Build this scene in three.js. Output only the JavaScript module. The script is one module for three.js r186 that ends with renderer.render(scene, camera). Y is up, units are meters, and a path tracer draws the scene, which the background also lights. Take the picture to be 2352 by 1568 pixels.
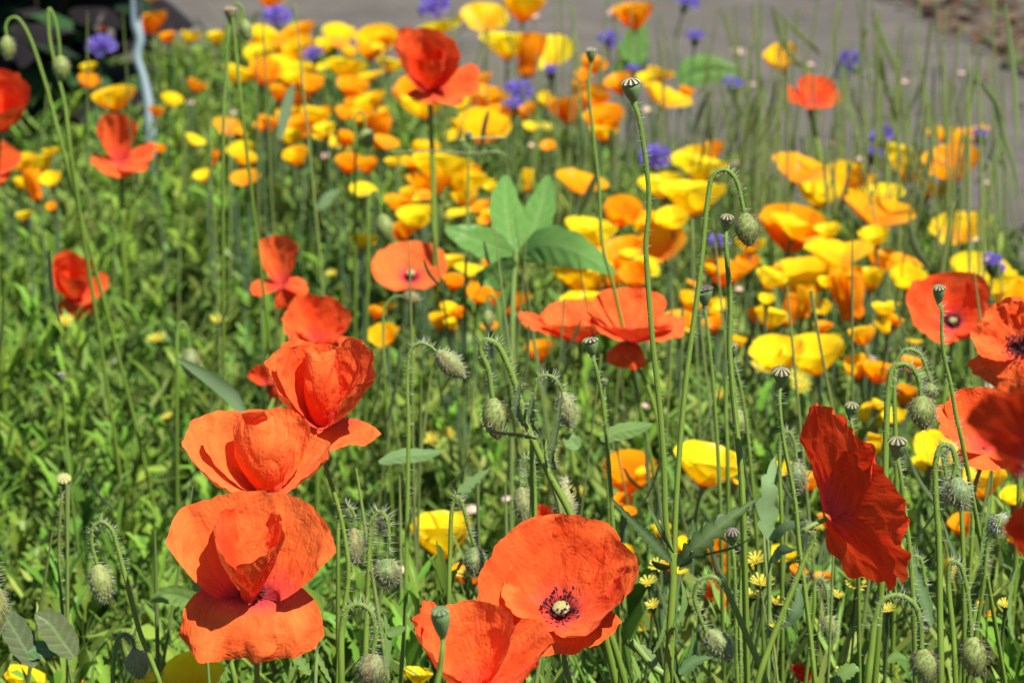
import * as THREE from 'three';
import { ImprovedNoise } from 'three/addons/math/ImprovedNoise.js';

// ---------------------------------------------------------------- camera, sky, sun, exposure
const scene = new THREE.Scene();
const VF = 13.7, PITCH = 15.2, EYE = 0.92;
const camera = new THREE.PerspectiveCamera(VF, 1.5, 0.05, 400);
camera.position.set(0, EYE, 0);
camera.rotation.x = -PITCH * Math.PI / 180;
camera.focus = 1.25;
camera.userData.fStop = 18.5;
const SUN = new THREE.Vector3(0.36, 0.86, 0.36).normalize();
// the sky: clear summer blue, computed from the direction only
{
  const w = 256, h = 128, data = new Float32Array(w * h * 4), lerp = THREE.MathUtils.lerp;
  for (let j = 0; j < h; j++) {
    const up = ((j + 0.5) / h - 0.5) * Math.PI, y = Math.sin(up);
    for (let i = 0; i < w; i++) {
      const a = ((i + 0.5) / w - 0.5) * 2 * Math.PI, c = Math.cos(up);
      const cs = Math.cos(a) * c * SUN.x + y * SUN.y + Math.sin(a) * c * SUN.z;
      const k = Math.pow(1 - Math.max(0, y), 3), glow = 0.35 * Math.pow(Math.max(0, cs), 8);
      const o = (j * w + i) * 4;
      data[o] = lerp(0.26, 0.80, k) + glow; data[o + 1] = lerp(0.46, 0.92, k) + glow; data[o + 2] = lerp(0.88, 1.05, k) + glow * 0.9;
      data[o + 3] = 1;
    }
  }
  const sky = new THREE.DataTexture(data, w, h, THREE.RGBAFormat, THREE.FloatType);
  sky.mapping = THREE.EquirectangularReflectionMapping; sky.magFilter = THREE.LinearFilter; sky.needsUpdate = true;
  scene.background = sky; scene.environment = sky; scene.environmentIntensity = scene.backgroundIntensity = 0.3;
}
const sun = new THREE.DirectionalLight(new THREE.Color(1, 0.95, 0.84), 5);
sun.position.copy(SUN).multiplyScalar(12).add(new THREE.Vector3(0, 0, -2.5));
sun.target.position.set(0, 0, -2.5);
sun.castShadow = true;
Object.assign(sun.shadow.camera, { left: -4, right: 4, top: 4, bottom: -4, near: 1, far: 30 });
sun.shadow.mapSize.set(4096, 4096);
scene.add(sun, sun.target);
const EXPOSURE = 1.95;

// ---------------------------------------------------------------- helpers
const PW = 2352, PH = 1568, TY = Math.tan(VF / 2 * Math.PI / 180), TX = TY * 1.5;
const D2R = Math.PI / 180, V = (x, y, z) => new THREE.Vector3(x, y, z);
const CP = Math.cos(PITCH * D2R), SP = Math.sin(PITCH * D2R);
const ray = (px, py) => { const x = (px / PW * 2 - 1) * TX, y = (1 - py / PH * 2) * TY; return V(x, y * CP - SP, -y * SP - CP); };
const at = (px, py, d) => ray(px, py).multiplyScalar(d).add(V(0, EYE, 0));             // a point of the place at that distance
const depthAt = (px, py, h) => (h - EYE) / ray(px, py).y;                               // distance at which a sight line is at that height
const unit = (d) => 2 * TX * d / PW;
const rng = (s) => () => { s |= 0; s = s + 0x6D2B79F5 | 0; let t = Math.imul(s ^ s >>> 15, 1 | s); t = t + Math.imul(t ^ t >>> 7, 61 | t) ^ t; return ((t ^ t >>> 14) >>> 0) / 4294967296; };
const per = new ImprovedNoise(), noise = (x, y, z = 0.37) => per.noise(x + 17.3, y + 5.1, z + 3.7);
const C = (r, g, b) => [r, g, b];
const mixc = (a, b, t) => [a[0] + (b[0] - a[0]) * t, a[1] + (b[1] - a[1]) * t, a[2] + (b[2] - a[2]) * t];
const sstep = (a, b, x) => { const t = Math.min(1, Math.max(0, (x - a) / (b - a))); return t * t * (3 - 2 * t); };

class MB {                                                                               // collects strips, grids and tubes into one geometry
  constructor() { this.p = []; this.c = []; this.u = []; this.i = []; }
  vert(v, c, u = 0, w = 0) { this.p.push(v.x, v.y, v.z); this.c.push(c[0], c[1], c[2]); this.u.push(u, w); return this.p.length / 3 - 1; }
  grid(nu, nv, f) {                                                                      // f(i, j) -> [Vector3, colour, u, v]
    const b = this.p.length / 3;
    for (let j = 0; j <= nv; j++) for (let i = 0; i <= nu; i++) this.vert(...f(i / nu, j / nv, i, j));
    for (let j = 0; j < nv; j++) for (let i = 0; i < nu; i++) { const a = b + j * (nu + 1) + i, d = a + nu + 1; this.i.push(a, a + 1, d, a + 1, d + 1, d); }
    return this;
  }
  tube(pts, rad, sides, col) {                                                           // rad, col: functions of 0..1 or constants
    const R = typeof rad === 'function' ? rad : () => rad, K = typeof col === 'function' ? col : () => col, n = pts.length, b = this.p.length / 3;
    let nrm = null; const t = V(0, 0, 0), q = V(0, 0, 0);
    for (let k = 0; k < n; k++) {
      t.copy(pts[Math.min(n - 1, k + 1)]).sub(pts[Math.max(0, k - 1)]).normalize();
      if (!nrm) nrm = Math.abs(t.y) < 0.9 ? V(0, 1, 0) : V(1, 0, 0);
      nrm = nrm.clone().addScaledVector(t, -nrm.dot(t)).normalize(); q.crossVectors(t, nrm);
      const r = R(k / (n - 1)), c = K(k / (n - 1));
      for (let s = 0; s <= sides; s++) { const a = s / sides * 2 * Math.PI; this.vert(pts[k].clone().addScaledVector(nrm, Math.cos(a) * r).addScaledVector(q, Math.sin(a) * r), c, s / sides, k / (n - 1)); }
    }
    for (let k = 0; k < n - 1; k++) for (let s = 0; s < sides; s++) { const a = b + k * (sides + 1) + s, d = a + sides + 1; this.i.push(a, d, a + 1, a + 1, d, d + 1); }
    return this;
  }
  spike(a, dir, len, r, c) {                                                             // a hair: a slender three-sided cone
    const n = Math.abs(dir.y) < 0.9 ? V(0, 1, 0) : V(1, 0, 0), s = V(0, 0, 0).crossVectors(dir, n).normalize(), q = V(0, 0, 0).crossVectors(dir, s), b = this.p.length / 3;
    for (let k = 0; k < 3; k++) { const w = k * 2.094; this.vert(a.clone().addScaledVector(s, Math.cos(w) * r).addScaledVector(q, Math.sin(w) * r), c); }
    this.vert(a.clone().addScaledVector(dir, len), c);
    this.i.push(b, b + 1, b + 3, b + 1, b + 2, b + 3, b + 2, b, b + 3);
  }
  blade(line, halfW, fold, col, side) {                                                  // a leaf: centre line, half width(t), fold depth, colour(t, edge)
    const n = line.length - 1, t = V(0, 0, 0), s = V(0, 0, 0), u = V(0, 0, 0);
    return this.grid(2, n, (a, w, i, j) => {
      t.copy(line[Math.min(n, j + 1)]).sub(line[Math.max(0, j - 1)]).normalize();
      s.copy(side).addScaledVector(t, -side.dot(t)).normalize(); u.crossVectors(s, t);
      const k = i - 1, [hw, fwd] = [].concat(halfW(w, k));
      return [line[j].clone().addScaledVector(s, k * hw).addScaledVector(u, k ? fold * hw : 0).addScaledVector(t, k ? (fwd || 0) : 0), col(w, k), (k + 1) / 2, w];
    });
  }
  broad(line, hw, fold, col, side, veins = 7) {                                          // a wide leaf with sunken midrib and side veins
    const n = line.length - 1, t = V(0, 0, 0), s = V(0, 0, 0), u = V(0, 0, 0);
    return this.grid(12, n, (a, w, i, j) => {
      t.copy(line[Math.min(n, j + 1)]).sub(line[Math.max(0, j - 1)]).normalize(); s.copy(side).addScaledVector(t, -side.dot(t)).normalize(); u.crossVectors(s, t);
      const k = a * 2 - 1, m = Math.abs(k), W = hw(w) * (1 + 0.05 * Math.sin(w * 31 + k * 2) * m), vein = Math.sin((w * veins - m * 1.1) * 6.283), lift = fold * m * W + W * (0.07 * vein * m * (1.15 - m) + 0.1 * noise(w * 5, k * 2, hw(0.5) * 900) * m);
      return [line[j].clone().addScaledVector(s, k * W).addScaledVector(u, lift), mixc(col, C(0.2, 0.29, 0.11), m < 0.05 ? 0.5 : vein < -0.86 ? 0.3 : 0.06 + 0.1 * noise(w * 9, k * 6, 3)), a, w];
    });
  }
  geo() {
    const g = new THREE.BufferGeometry();
    g.setAttribute('position', new THREE.Float32BufferAttribute(this.p, 3)); g.setAttribute('color', new THREE.Float32BufferAttribute(this.c, 3)); g.setAttribute('uv', new THREE.Float32BufferAttribute(this.u, 2));
    g.setIndex(this.i); g.computeVertexNormals(); return g;
  }
}
const curve = (pts, n) => new THREE.CatmullRomCurve3(pts, false, 'centripetal').getPoints(n);

// ---------------------------------------------------------------- materials
function tex(w, h, f, srgb) {                                                            // grey or colour texture from f(u, v)
  const d = new Uint8Array(w * h * 4);
  for (let j = 0; j < h; j++) for (let i = 0; i < w; i++) { const c = [].concat(f(i / w, j / h)), o = (j * w + i) * 4; for (let k = 0; k < 3; k++) d[o + k] = Math.max(0, Math.min(255, (c[k] ?? c[0]) * 255)); d[o + 3] = 255; }
  const t = new THREE.DataTexture(d, w, h); t.wrapS = t.wrapT = THREE.RepeatWrapping; t.magFilter = THREE.LinearFilter; if (srgb) t.colorSpace = THREE.SRGBColorSpace; t.needsUpdate = true; return t;
}
const ridge = (x) => 1 - Math.abs(x) * 2;
// crumpled silk: fine veins that fan from the claw to the rim, over a net of sharp creases
const petalBump = tex(1024, 512, (u, v) => {
  const wob = noise(u * 4, v * 3, 1) * 0.06, fine = noise((u + wob) * 95, v * 5, 2) * 0.5 + noise((u + wob) * 48, v * 7, 5) * 0.5;
  const cr = Math.pow(Math.max(0, ridge(noise(u * 13 + noise(u * 6, v * 6, 8) * 1.1, v * 4.5, 3))), 4) * 0.5 + Math.pow(Math.max(0, ridge(noise(u * 26 + 3, v * 11, 4))), 4) * 0.4;
  return 0.45 + fine * 0.2 + cr * 0.24 + noise(u * 11, v * 9, 9) * 0.22 + noise(u * 40, v * 30, 11) * 0.1;
});
const petalVein = tex(1024, 512, (u, v) => {
  const wob = noise(u * 4, v * 3, 1) * 0.06, f = noise((u + wob) * 70, v * 3, 12) * 0.6 + noise((u + wob) * 140, v * 6, 15) * 0.4, m = noise(u * 7, v * 6, 21);
  const k = 0.94 + f * 0.12 + m * 0.07; return [Math.min(1, k + 0.02), k * 0.97, k * 0.96];
}, true);
const thin = (o) => Object.assign(new THREE.MeshPhysicalMaterial({ vertexColors: true, side: THREE.DoubleSide, roughness: 1, metalness: 0, thickness: 0, ...o }));
const M = {
  poppy: thin({ name: 'poppy petal', transmission: 0.3, map: petalVein, bumpMap: petalBump, bumpScale: 0.0010, clearcoat: 0.03, clearcoatRoughness: 0.4, specularIntensity: 0.1 }),
  silk: thin({ name: 'satin petal', transmission: 0.55, clearcoat: 0.12, clearcoatRoughness: 0.3, specularIntensity: 0.12 }),
  leaf: thin({ name: 'leaf', transmission: 0.24, clearcoat: 0.09, clearcoatRoughness: 0.3, specularIntensity: 0.15 }),
  stem: new THREE.MeshPhysicalMaterial({ name: 'stem', vertexColors: true, roughness: 0.6, specularIntensity: 0.5, clearcoat: 0.05, clearcoatRoughness: 0.3 }),
  skin: new THREE.MeshPhysicalMaterial({ name: 'capsule skin', vertexColors: true, roughness: 0.6, specularIntensity: 0.5 }),
  hair: thin({ name: 'plant hair', transmission: 0.3 }),
  dark: new THREE.MeshStandardMaterial({ name: 'stamens', vertexColors: true, roughness: 0.8 }),
};

// ---------------------------------------------------------------- things, parts, names, labels
const used = {}, WHERE = [];
const numbered = (n) => { const k = used[n] = (used[n] ?? -1) + 1; return k ? `${n}_${String(k).padStart(3, '0')}` : n; };
function thing(name, label, category, base, group) {
  const o = new THREE.Group(); o.name = numbered(name); o.position.copy(base); o.userData = { label, category }; if (group) o.userData.group = group; scene.add(o); return o;
}
function part(name, geo, mat, parent, label) {
  const m = new THREE.Mesh(geo, mat); m.name = name; m.castShadow = m.receiveShadow = true; parent.add(m); if (label) m.userData.label = label; return m;
}
function struct(name, geo, mat, kind = 'structure') { const m = part(name, geo, mat, scene); m.userData.kind = kind; return m; }
const local = (mb, base) => mb.geo().translate(-base.x, -base.y, -base.z);
const GREEN = C(0.125, 0.195, 0.022), PALE = C(0.16, 0.24, 0.06), DUSK = C(0.05, 0.085, 0.02), REDSTEM = C(0.10, 0.075, 0.03), GREY = C(0.10, 0.165, 0.075);

// a stem through sight-line points, carried on down to the soil; returns its curve from top to base
function stemLine(top, list, d, lean = 0) {
  const pts = [top];
  let dd = d;
  for (const [x, y, k] of list) { if (k !== undefined) dd = d + k; pts.push(at(x, y, dd)); }
  const last = pts[pts.length - 1], prev = pts.length > 1 ? pts[pts.length - 2] : last.clone().add(V(-lean, 0.1, 0));
  const dir = last.clone().sub(prev); let sx = dir.y < -1e-4 ? dir.x / -dir.y : 0; sx = Math.max(-0.25, Math.min(0.25, sx));
  const h = Math.max(0.02, last.y);
  pts.push(V(last.x + sx * h * 0.4, h * 0.5, last.z - 0.01), V(last.x + sx * h * 0.6, 0, last.z - 0.012));
  return pts;
}
const hairy = (mb, line, n, r, len, seed, col = C(0.42, 0.45, 0.3), upto = 1, ink = 0.00012) => {
  const R = rng(seed), t = V(0, 0, 0);
  for (let k = 0; k < n; k++) {
    const f = R() * upto * (line.length - 2), i = Math.floor(f), a = line[i].clone().lerp(line[i + 1], f - i);
    t.copy(line[i + 1]).sub(line[i]).normalize();
    const o = V(R() - 0.5, R() - 0.5, R() - 0.5); o.addScaledVector(t, -o.dot(t)).normalize();
    mb.spike(a.addScaledVector(o, r * 0.8), o.addScaledVector(t, (R() - 0.5) * 0.5).normalize(), len * (0.5 + R() * 0.7), ink, col);
  }
};
function axisFrame(ax) {                                                                 // head frame: Y along the axis, Z turned towards the viewer's side
  const y = ax.clone().normalize(), z = V(0, 0, 1).addScaledVector(y, -y.z).normalize(), x = V(0, 0, 0).crossVectors(y, z);
  return new THREE.Quaternion().setFromRotationMatrix(new THREE.Matrix4().makeBasis(x, y, z));
}
const spin = (q, a) => q.clone().multiply(new THREE.Quaternion().setFromAxisAngle(V(0, 1, 0), a * D2R));

// ---------------------------------------------------------------- petals
// e0, e1: rise of the petal at claw and rim (degrees above the flower's plane); om: half width over length; cup: how far it wraps round the axis
function petalGeo({ e0, e1, bend = 1, om = 0.8, cup = 0.7, ruff = 0.06, crk = 0.02, seed = 1, nu = 34, nv = 24, len = 1, col, r0 = 0.03, corner = 0.22, fringe = 0.03, roll = 0, pinch = 0, claw = 0.58 }) {
  const N = 60, prof = [[r0, 0, e0 * D2R]];
  for (let k = 1; k <= N; k++) { const s = k / N, e = (e0 + (e1 - e0) * Math.pow(s, bend) + (s > 0.75 ? roll * (s - 0.75) * 4 : 0)) * D2R, [r, h] = prof[k - 1]; prof.push([r + Math.cos(e) / N, h + Math.sin(e) / N, e]); }
  const look = (s) => { const f = Math.max(0, Math.min(N - 1e-6, s * N)), i = Math.floor(f), w = f - i, a = prof[i], b = prof[i + 1]; return [a[0] + (b[0] - a[0]) * w, a[1] + (b[1] - a[1]) * w, a[2] + (b[2] - a[2]) * w]; };
  const mb = new MB(), z = seed * 3.17;
  mb.grid(nu, nv, (a, v) => {
    const u = a * 2 - 1, rim = 1 - corner * Math.pow(Math.abs(u), 3.2) + fringe * (noise(u * 3.1, z, 1) * 1.6 + noise(u * 9, z, 2) * 0.9 + noise(u * 23, z, 3) * 0.5);
    const s = v * rim, [r, h, e] = look(s), wid = om * Math.pow(s, claw) * (1.1 - 0.12 * s) + 0.02;
    const t = u * wid, R = Math.max(0.02, Math.max(r, 0.12)) / Math.max(0.02, cup), ang = Math.max(-2.9, Math.min(2.9, t / R));
    let lx = R * Math.sin(ang), inn = R * (1 - Math.cos(ang));
    const wav = ruff * v * v * (Math.sin(u * 4.2 + z * 2) * 0.5 + noise(u * 2.4, v * 1.2, z) * 1.5) + ruff * 0.6 * Math.pow(v, 4) * noise(u * 7, z, v) * 1.4;
    const crease = crk * Math.pow(v, 0.7) * (Math.pow(Math.max(0, ridge(noise(u * 3.1 + v * 0.8, v * 2.3, z))), 3) - 0.3 + noise(u * 9 / (0.5 + v), v * 4, z + 4) * 0.8);
    const n = wav + crease, pr = r + -Math.sin(e) * n - inn * Math.cos(0) + 0, ph = h + Math.cos(e) * n - pinch * Math.abs(u) * v;
    // normal turned with the wrap so ruffles stay across the sheet
    const side = -Math.sin(ang) * Math.sin(e) * n;
    lx += side;
    return [V(lx, ph, pr), col(u, s, noise(u * 2, v * 2, z + 9)), a * 0.9 + seed * 0.37 % 1, v * 0.9 + seed * 0.21 % 1];
  });
  return mb.geo().scale(len, len, len);
}
const redCol = (blotch, tone = 0, pink = 0.5) => (u, s, n) => {
  let c = mixc(C(0.80, 0.062, 0.012), C(0.88, 0.19, 0.042), Math.max(0, Math.min(1, 0.35 + tone + s * 0.3 + n * 0.5)));
  c = mixc(c, C(0.72, 0.06, 0.09), pink * (1 - sstep(0.05, 0.42, s)));
  return blotch ? mixc(c, C(0.03, 0.006, 0.02), blotch * (1 - sstep(0.10, 0.24 + n * 0.08, s + Math.abs(u) * 0.08))) : c;
};

// ---------------------------------------------------------------- capsule, stamens, bud
function capsuleParts(parent, pos, q, R, ht, opt = {}) {                                 // R: radius of the lid
  const seed = opt.seed || 1, body = new MB(), k = opt.fat || 1, base = opt.col || C(0.13, 0.2, 0.075);
  body.grid(22, 12, (a, v) => {
    const an = a * Math.PI * 2, prof = 0.3 + 0.62 * Math.pow(Math.sin(Math.min(1, v * 0.98 + 0.02) * Math.PI * 0.53), 0.8) - 0.12 * sstep(0.75, 1, v), r = R * prof * k * (1 + 0.025 * Math.cos(an * 10));
    return [V(Math.cos(an) * r, (v - 1) * ht, Math.sin(an) * r), mixc(base, C(0.2, 0.26, 0.11), 0.4 * Math.max(0, Math.cos(an * 10))), a, v];
  });
  body.grid(16, 3, (a, v) => { const an = a * Math.PI * 2, r = R * (0.36 - 0.1 * Math.abs(v - 0.5)); return [V(Math.cos(an) * r, -ht - v * R * 0.4, Math.sin(an) * r), C(0.17, 0.2, 0.06), a, v]; });
  const m = part('capsule', body.geo(), M.skin, parent); m.position.copy(pos); m.quaternion.copy(q);
  const lid = new MB(), n = opt.rays || 10, pale = opt.pale || C(0.26, 0.25, 0.11), ink = opt.ink || C(0.03, 0.022, 0.03);
  lid.grid(n * 8, 8, (a, v) => {
    const an = a * Math.PI * 2, w = 0.5 + 0.5 * Math.cos(an * n), rr = v * R * (1 + 0.07 * (w - 0.5) * sstep(0.6, 1, v)), y = (1 - v * v) * R * (opt.dome ?? 0.38) + w * R * 0.08 * sstep(0.1, 0.5, v) - (v > 0.93 ? R * 0.08 : 0);
    return [V(Math.cos(an) * rr, y, Math.sin(an) * rr), w > 0.5 && v > 0.12 ? ink : pale, a, v];
  });
  lid.grid(n * 4, 2, (a, v) => { const an = a * Math.PI * 2, w = 0.5 + 0.5 * Math.cos(an * n), rr = R * (1 + 0.07 * (w - 0.5)) * (1 - v * 0.35); return [V(Math.cos(an) * rr, w * R * 0.08 - R * 0.08 - v * R * 0.08, Math.sin(an) * rr), pale, a, v]; });
  const l = part('stigma_lid', lid.geo(), M.skin, parent); l.position.copy(pos); l.quaternion.copy(q);
}
function stamenParts(parent, pos, q, R, n, seed) {
  const mb = new MB(), Q = rng(seed), ink = C(0.02, 0.008, 0.02);
  for (let k = 0; k < n; k++) {
    const a = Q() * 6.283, out = R * (0.8 + Q() * 1.7), up = R * (0.8 + Q() * 1.9), p0 = V(Math.cos(a) * R * 0.35, 0, Math.sin(a) * R * 0.35), p2 = V(Math.cos(a) * out, up, Math.sin(a) * out), p1 = p0.clone().lerp(p2, 0.5).add(V(0, R * 0.2, 0));
    mb.tube([p0, p1, p2], 0.00012, 3, ink);
    const d = V(Q() - 0.5, Q() - 0.2, Q() - 0.5).normalize().multiplyScalar(0.0009); mb.tube([p2.clone().sub(d), p2, p2.clone().add(d)], (t) => t === 0.5 ? 0.0006 : 0.0002, 5, C(0.025, 0.012, 0.03));
  }
  const m = part('stamens', mb.geo(), M.dark, parent); m.position.copy(pos); m.quaternion.copy(q);
}
function budParts(parent, pos, q, L, R, opt = {}) {                                      // hangs along +Y of q from its neck at pos
  const seed = opt.seed || 1, mb = new MB(), col = opt.col || C(0.13, 0.175, 0.04), seam = opt.seam || C(0.12, 0.05, 0.03);
  const prof = (v) => R * Math.pow(Math.sin(Math.PI * Math.min(1, 0.06 + v * 0.94)), 0.62) * (1.06 - 0.22 * Math.abs(v - 0.42)) * (opt.taper ? 1 - opt.taper * v * v : 1);
  mb.grid(26, 20, (a, v) => {
    const an = a * Math.PI * 2, s = Math.pow(Math.abs(Math.cos(an)), 26), r = prof(v) * (1 - 0.07 * s + 0.035 * noise(a * 22, v * 12, seed)), y = v * L;
    return [V(Math.cos(an) * r, y, Math.sin(an) * r), mixc(mixc(col, C(0.23, 0.26, 0.09), 0.3 + noise(a * 26, v * 16, seed + 2) * 1.1), seam, s * 0.5), a, v];
  });
  const m = part('bud_case', mb.geo(), M.skin, parent); m.position.copy(pos); m.quaternion.copy(q);
  const h = new MB(), Q = rng(seed * 31), n = opt.hairs ?? 260;
  for (let k = 0; k < n; k++) {
    const a = Q() * 6.283, v = 0.06 + Q() * 0.92, r = prof(v), o = V(Math.cos(a), (v - 0.45) * 1.3, Math.sin(a)).normalize();
    h.spike(V(Math.cos(a) * r * 0.97, v * L, Math.sin(a) * r * 0.97), o.add(V((Q() - 0.5) * 0.5, 0.35 + (Q() - 0.5) * 0.5, (Q() - 0.5) * 0.5)).normalize(), (opt.hair || 0.0034) * (0.5 + Q() * 0.8), 0.00013, opt.hairCol || C(0.42, 0.45, 0.26));
  }
  const hm = part('hairs', h.geo(), M.hair, parent); hm.userData.kind = 'stuff'; hm.position.copy(pos); hm.quaternion.copy(q);
}

// ---------------------------------------------------------------- the setting: soil, path, verge
function sheet(name, pts, y, mat, uvs = 1) {                                             // a flat outline with uv in metres
  const sh = new THREE.Shape(pts.map(([x, z]) => new THREE.Vector2(x, -z))), g = new THREE.ShapeGeometry(sh); g.rotateX(-Math.PI / 2); g.translate(0, y, 0);
  const p = g.attributes.position, u = g.attributes.uv; for (let i = 0; i < p.count; i++) u.setXY(i, p.getX(i) * uvs, p.getZ(i) * uvs);
  return struct(name, g, mat);
}
const grit = (sc, lo, hi, tint) => tex(512, 512, (u, v) => { const k = lo + (hi - lo) * (0.5 + noise(u * 8 * sc, v * 8 * sc, 1) * 0.5 + noise(u * 40 * sc, v * 40 * sc, 2) * 0.35 + noise(u * 120, v * 120, 3) * 0.3); return [k * tint[0], k * tint[1], k * tint[2]]; }, true);
const soilMap = grit(1, 0.14, 0.36, [1, 0.82, 0.62]), pathMap = grit(1, 0.25, 0.35, [1, 0.93, 0.85]), vergeMap = grit(1.6, 0.16, 0.42, [1, 0.86, 0.7]);
const soilBump = tex(512, 512, (u, v) => 0.5 + noise(u * 9, v * 9, 5) * 0.4 + noise(u * 37, v * 37, 6) * 0.3);
const soilM = new THREE.MeshStandardMaterial({ name: 'soil', map: soilMap, bumpMap: soilBump, bumpScale: 0.02, roughness: 0.95 });
const pathM = new THREE.MeshStandardMaterial({ name: 'paving', map: pathMap, bumpMap: soilBump, bumpScale: 0.002, roughness: 1 });
const vergeM = new THREE.MeshStandardMaterial({ name: 'bare earth', map: vergeMap, bumpMap: soilBump, bumpScale: 0.02, roughness: 0.95 });
sheet('ground', [[-120, 120], [120, 120], [120, -120], [-120, -120]], 0, soilM, 0.8);
// the paved path runs behind the flower bed, slantwise to the view; the verge with dead leaves lies beyond it
sheet('path', [[1.25, 1], [0.62, -2.6], [0.05, -3.85], [-0.35, -4.15], [-1.6, -4.3], [-9, -4.5], [-9, -16], [0.2, -12], [0.74, -7.3], [0.87, -6.2], [1.0, -5.3], [1.2, -4.4], [2.6, 1]], 0.004, pathM, 0.7);
sheet('verge', [[2.604, 1], [1.204, -4.4], [1.004, -5.3], [0.874, -6.2], [0.744, -7.3], [0.204, -12], [9, -12], [9, 1]], 0.008, vergeM, 0.9);

// ---------------------------------------------------------------- red poppies
const POP = 'red field poppies';
function poppy(label, [px, py], d, ax, petals, stem, o = {}) {
  const pos = at(px, py, d), u = unit(d), q = axisFrame(V(...ax)), line = stemLine(pos.clone(), stem, d, o.lean || 0), pts = curve(line, 60), base = pts[pts.length - 1].clone();
  const t = thing('red_poppy', label, 'poppy', base), rel = pos.clone().sub(base);
  WHERE.push([px, py, o.mark, t]);
  const fine = o.fine ?? (d < 1.5 ? 1 : 0.55);
  petals.forEach(([az, e0, e1, len, om, cup, ruff = 0.06, x = {}], k) => {
    const g = petalGeo({ e0, e1, om, cup, ruff, crk: o.crk ?? 0.022, seed: (px * 0.013 + k * 1.7 + (x.seed || 0)) % 9, nu: Math.round(54 * fine), nv: Math.round(36 * fine), len: len * u, col: redCol(o.blotch || 0, (o.tone || 0) + (x.tone || 0), o.pink ?? 0.5), ...x });
    const m = part('petal', g, M.poppy, t); m.position.copy(rel); m.quaternion.copy(spin(q, az));
  });
  const up = V(0, 1, 0).applyQuaternion(q);
  if (o.eye) { const R = o.eye * u; capsuleParts(t, rel.clone().addScaledVector(up, R * (o.rise ?? 1.5)), q, R, R * 1.3, { col: C(0.2, 0.24, 0.09), pale: C(0.38, 0.36, 0.15), ink: C(0.22, 0.22, 0.09), dome: 0.25, ...o.cap }); }
  if (o.stamens) stamenParts(t, rel, q, (o.eyeR || o.eye || 14) * u, o.stamens, px | 0);
  const r = (o.r || 6.2) * u, mb = new MB();
  const sp = curve([line[0].clone().addScaledVector(up, -0.001), line[0].clone().addScaledVector(up, -0.012).lerp(line[1], 0.06), ...line.slice(1)], 70);
  mb.tube(sp, (f) => r * (0.85 + 0.35 * f), 8, GREEN); part('stem', local(mb, base), M.stem, t);
  if (d < 1.7) { const h = new MB(); hairy(h, sp, 150, r, 0.0042, px | 0, undefined, 0.55); part('hairs', local(h, base), M.hair, t).userData.kind = 'stuff'; }
  return t;
}
// near, sharp ones
poppy('large open poppy below another, one petal turned down in front, three standing behind', [578, 1376], 1.22, [0.02, 0.965, 0.26], [
  [178, 52, 72, 248, 1.06, 0.42, 0.045, { bend: 0.8, tone: 0.25, corner: 0.3, claw: 0.5 }], [-94, 60, 78, 218, 0.7, 0.5, 0.045, { tone: -0.15, roll: 8 }], [82, 60, 80, 208, 0.7, 0.55, 0.05, { tone: -0.1 }],
  [2, 12, -86, 168, 1.04, 0.3, 0.11, { crk: 0.035, bend: 1.1, corner: 0.24, tone: 0.1, claw: 0.16 }]],
  [[588, 1500, 0.03], [590, 1568]], { mark: 'the poppy with a turned-down front petal', stamens: 30, eyeR: 12, pink: 0.8, blotch: 0.35 });
poppy('pale orange bowl-shaped poppy directly above the poppy with a turned-down petal', [612, 1136], 1.27, [-0.1, 0.98, 0.14], [
  [-98, 26, 64, 240, 0.86, 0.7, 0.04, { tone: 0.3 }], [98, 20, 44, 182, 0.9, 0.8, 0.05, { tone: 0.25 }], [-168, 48, 76, 200, 0.85, 0.6, 0.04, { tone: 0.3 }], [-24, 52, 116, 205, 0.85, 0.7, 0.045, { tone: 0.35, corner: 0.16 }]],
  [[600, 1200, 0.05], [530, 1500], [540, 1568]], { mark: 'the pale orange bowl-shaped poppy', stamens: 30, eyeR: 11, pink: 0.25, tone: 0.2 });
poppy('crumpled poppy with a round closed middle and a flat lower lip, on hairy stem', [738, 978], 1.34, [0.0, 0.985, 0.15], [
  [-100, 38, 78, 204, 0.92, 0.45, 0.05, { tone: 0.2 }], [178, 62, 86, 192, 0.95, 0.6, 0.04], [96, 34, 76, 212, 0.95, 0.45, 0.05, { tone: 0.1 }], [-6, 58, 122, 198, 0.66, 0.8, 0.035, { tone: 0.15 }], [4, 6, -8, 118, 1.3, 0.4, 0.1, { tone: 0.1, claw: 0.35 }]],
  [[745, 1060], [785, 1200], [800, 1320], [785, 1430], [775, 1568]], { mark: 'the crumpled poppy with a flat lower lip', r: 5.2 });
poppy('largest wide-open poppy, pale seed pod ringed with black stamens inside', [1290, 1412], 1.22, [-0.06, 0.87, 0.49], [
  [-152, 40, 60, 225, 1.05, 0.55, 0.045, { tone: -0.05, claw: 0.5 }], [150, 40, 58, 222, 1.0, 0.55, 0.05, { tone: 0.12, seed: 2 }], [74, 28, 56, 205, 0.9, 0.75, 0.05], [4, 18, 0, 132, 1.2, 0.55, 0.07, { tone: -0.05, claw: 0.4 }], [-92, 30, 58, 168, 0.85, 0.6, 0.05]],
  [[1300, 1540, 0.02], [1310, 1568]], { mark: 'the largest wide-open poppy', stamens: 52, eye: 20, rise: 1.4, cap: { col: C(0.15, 0.19, 0.06), pale: C(0.3, 0.3, 0.11) }, blotch: 0.5, pink: 0.75, r: 6.5 });
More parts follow.
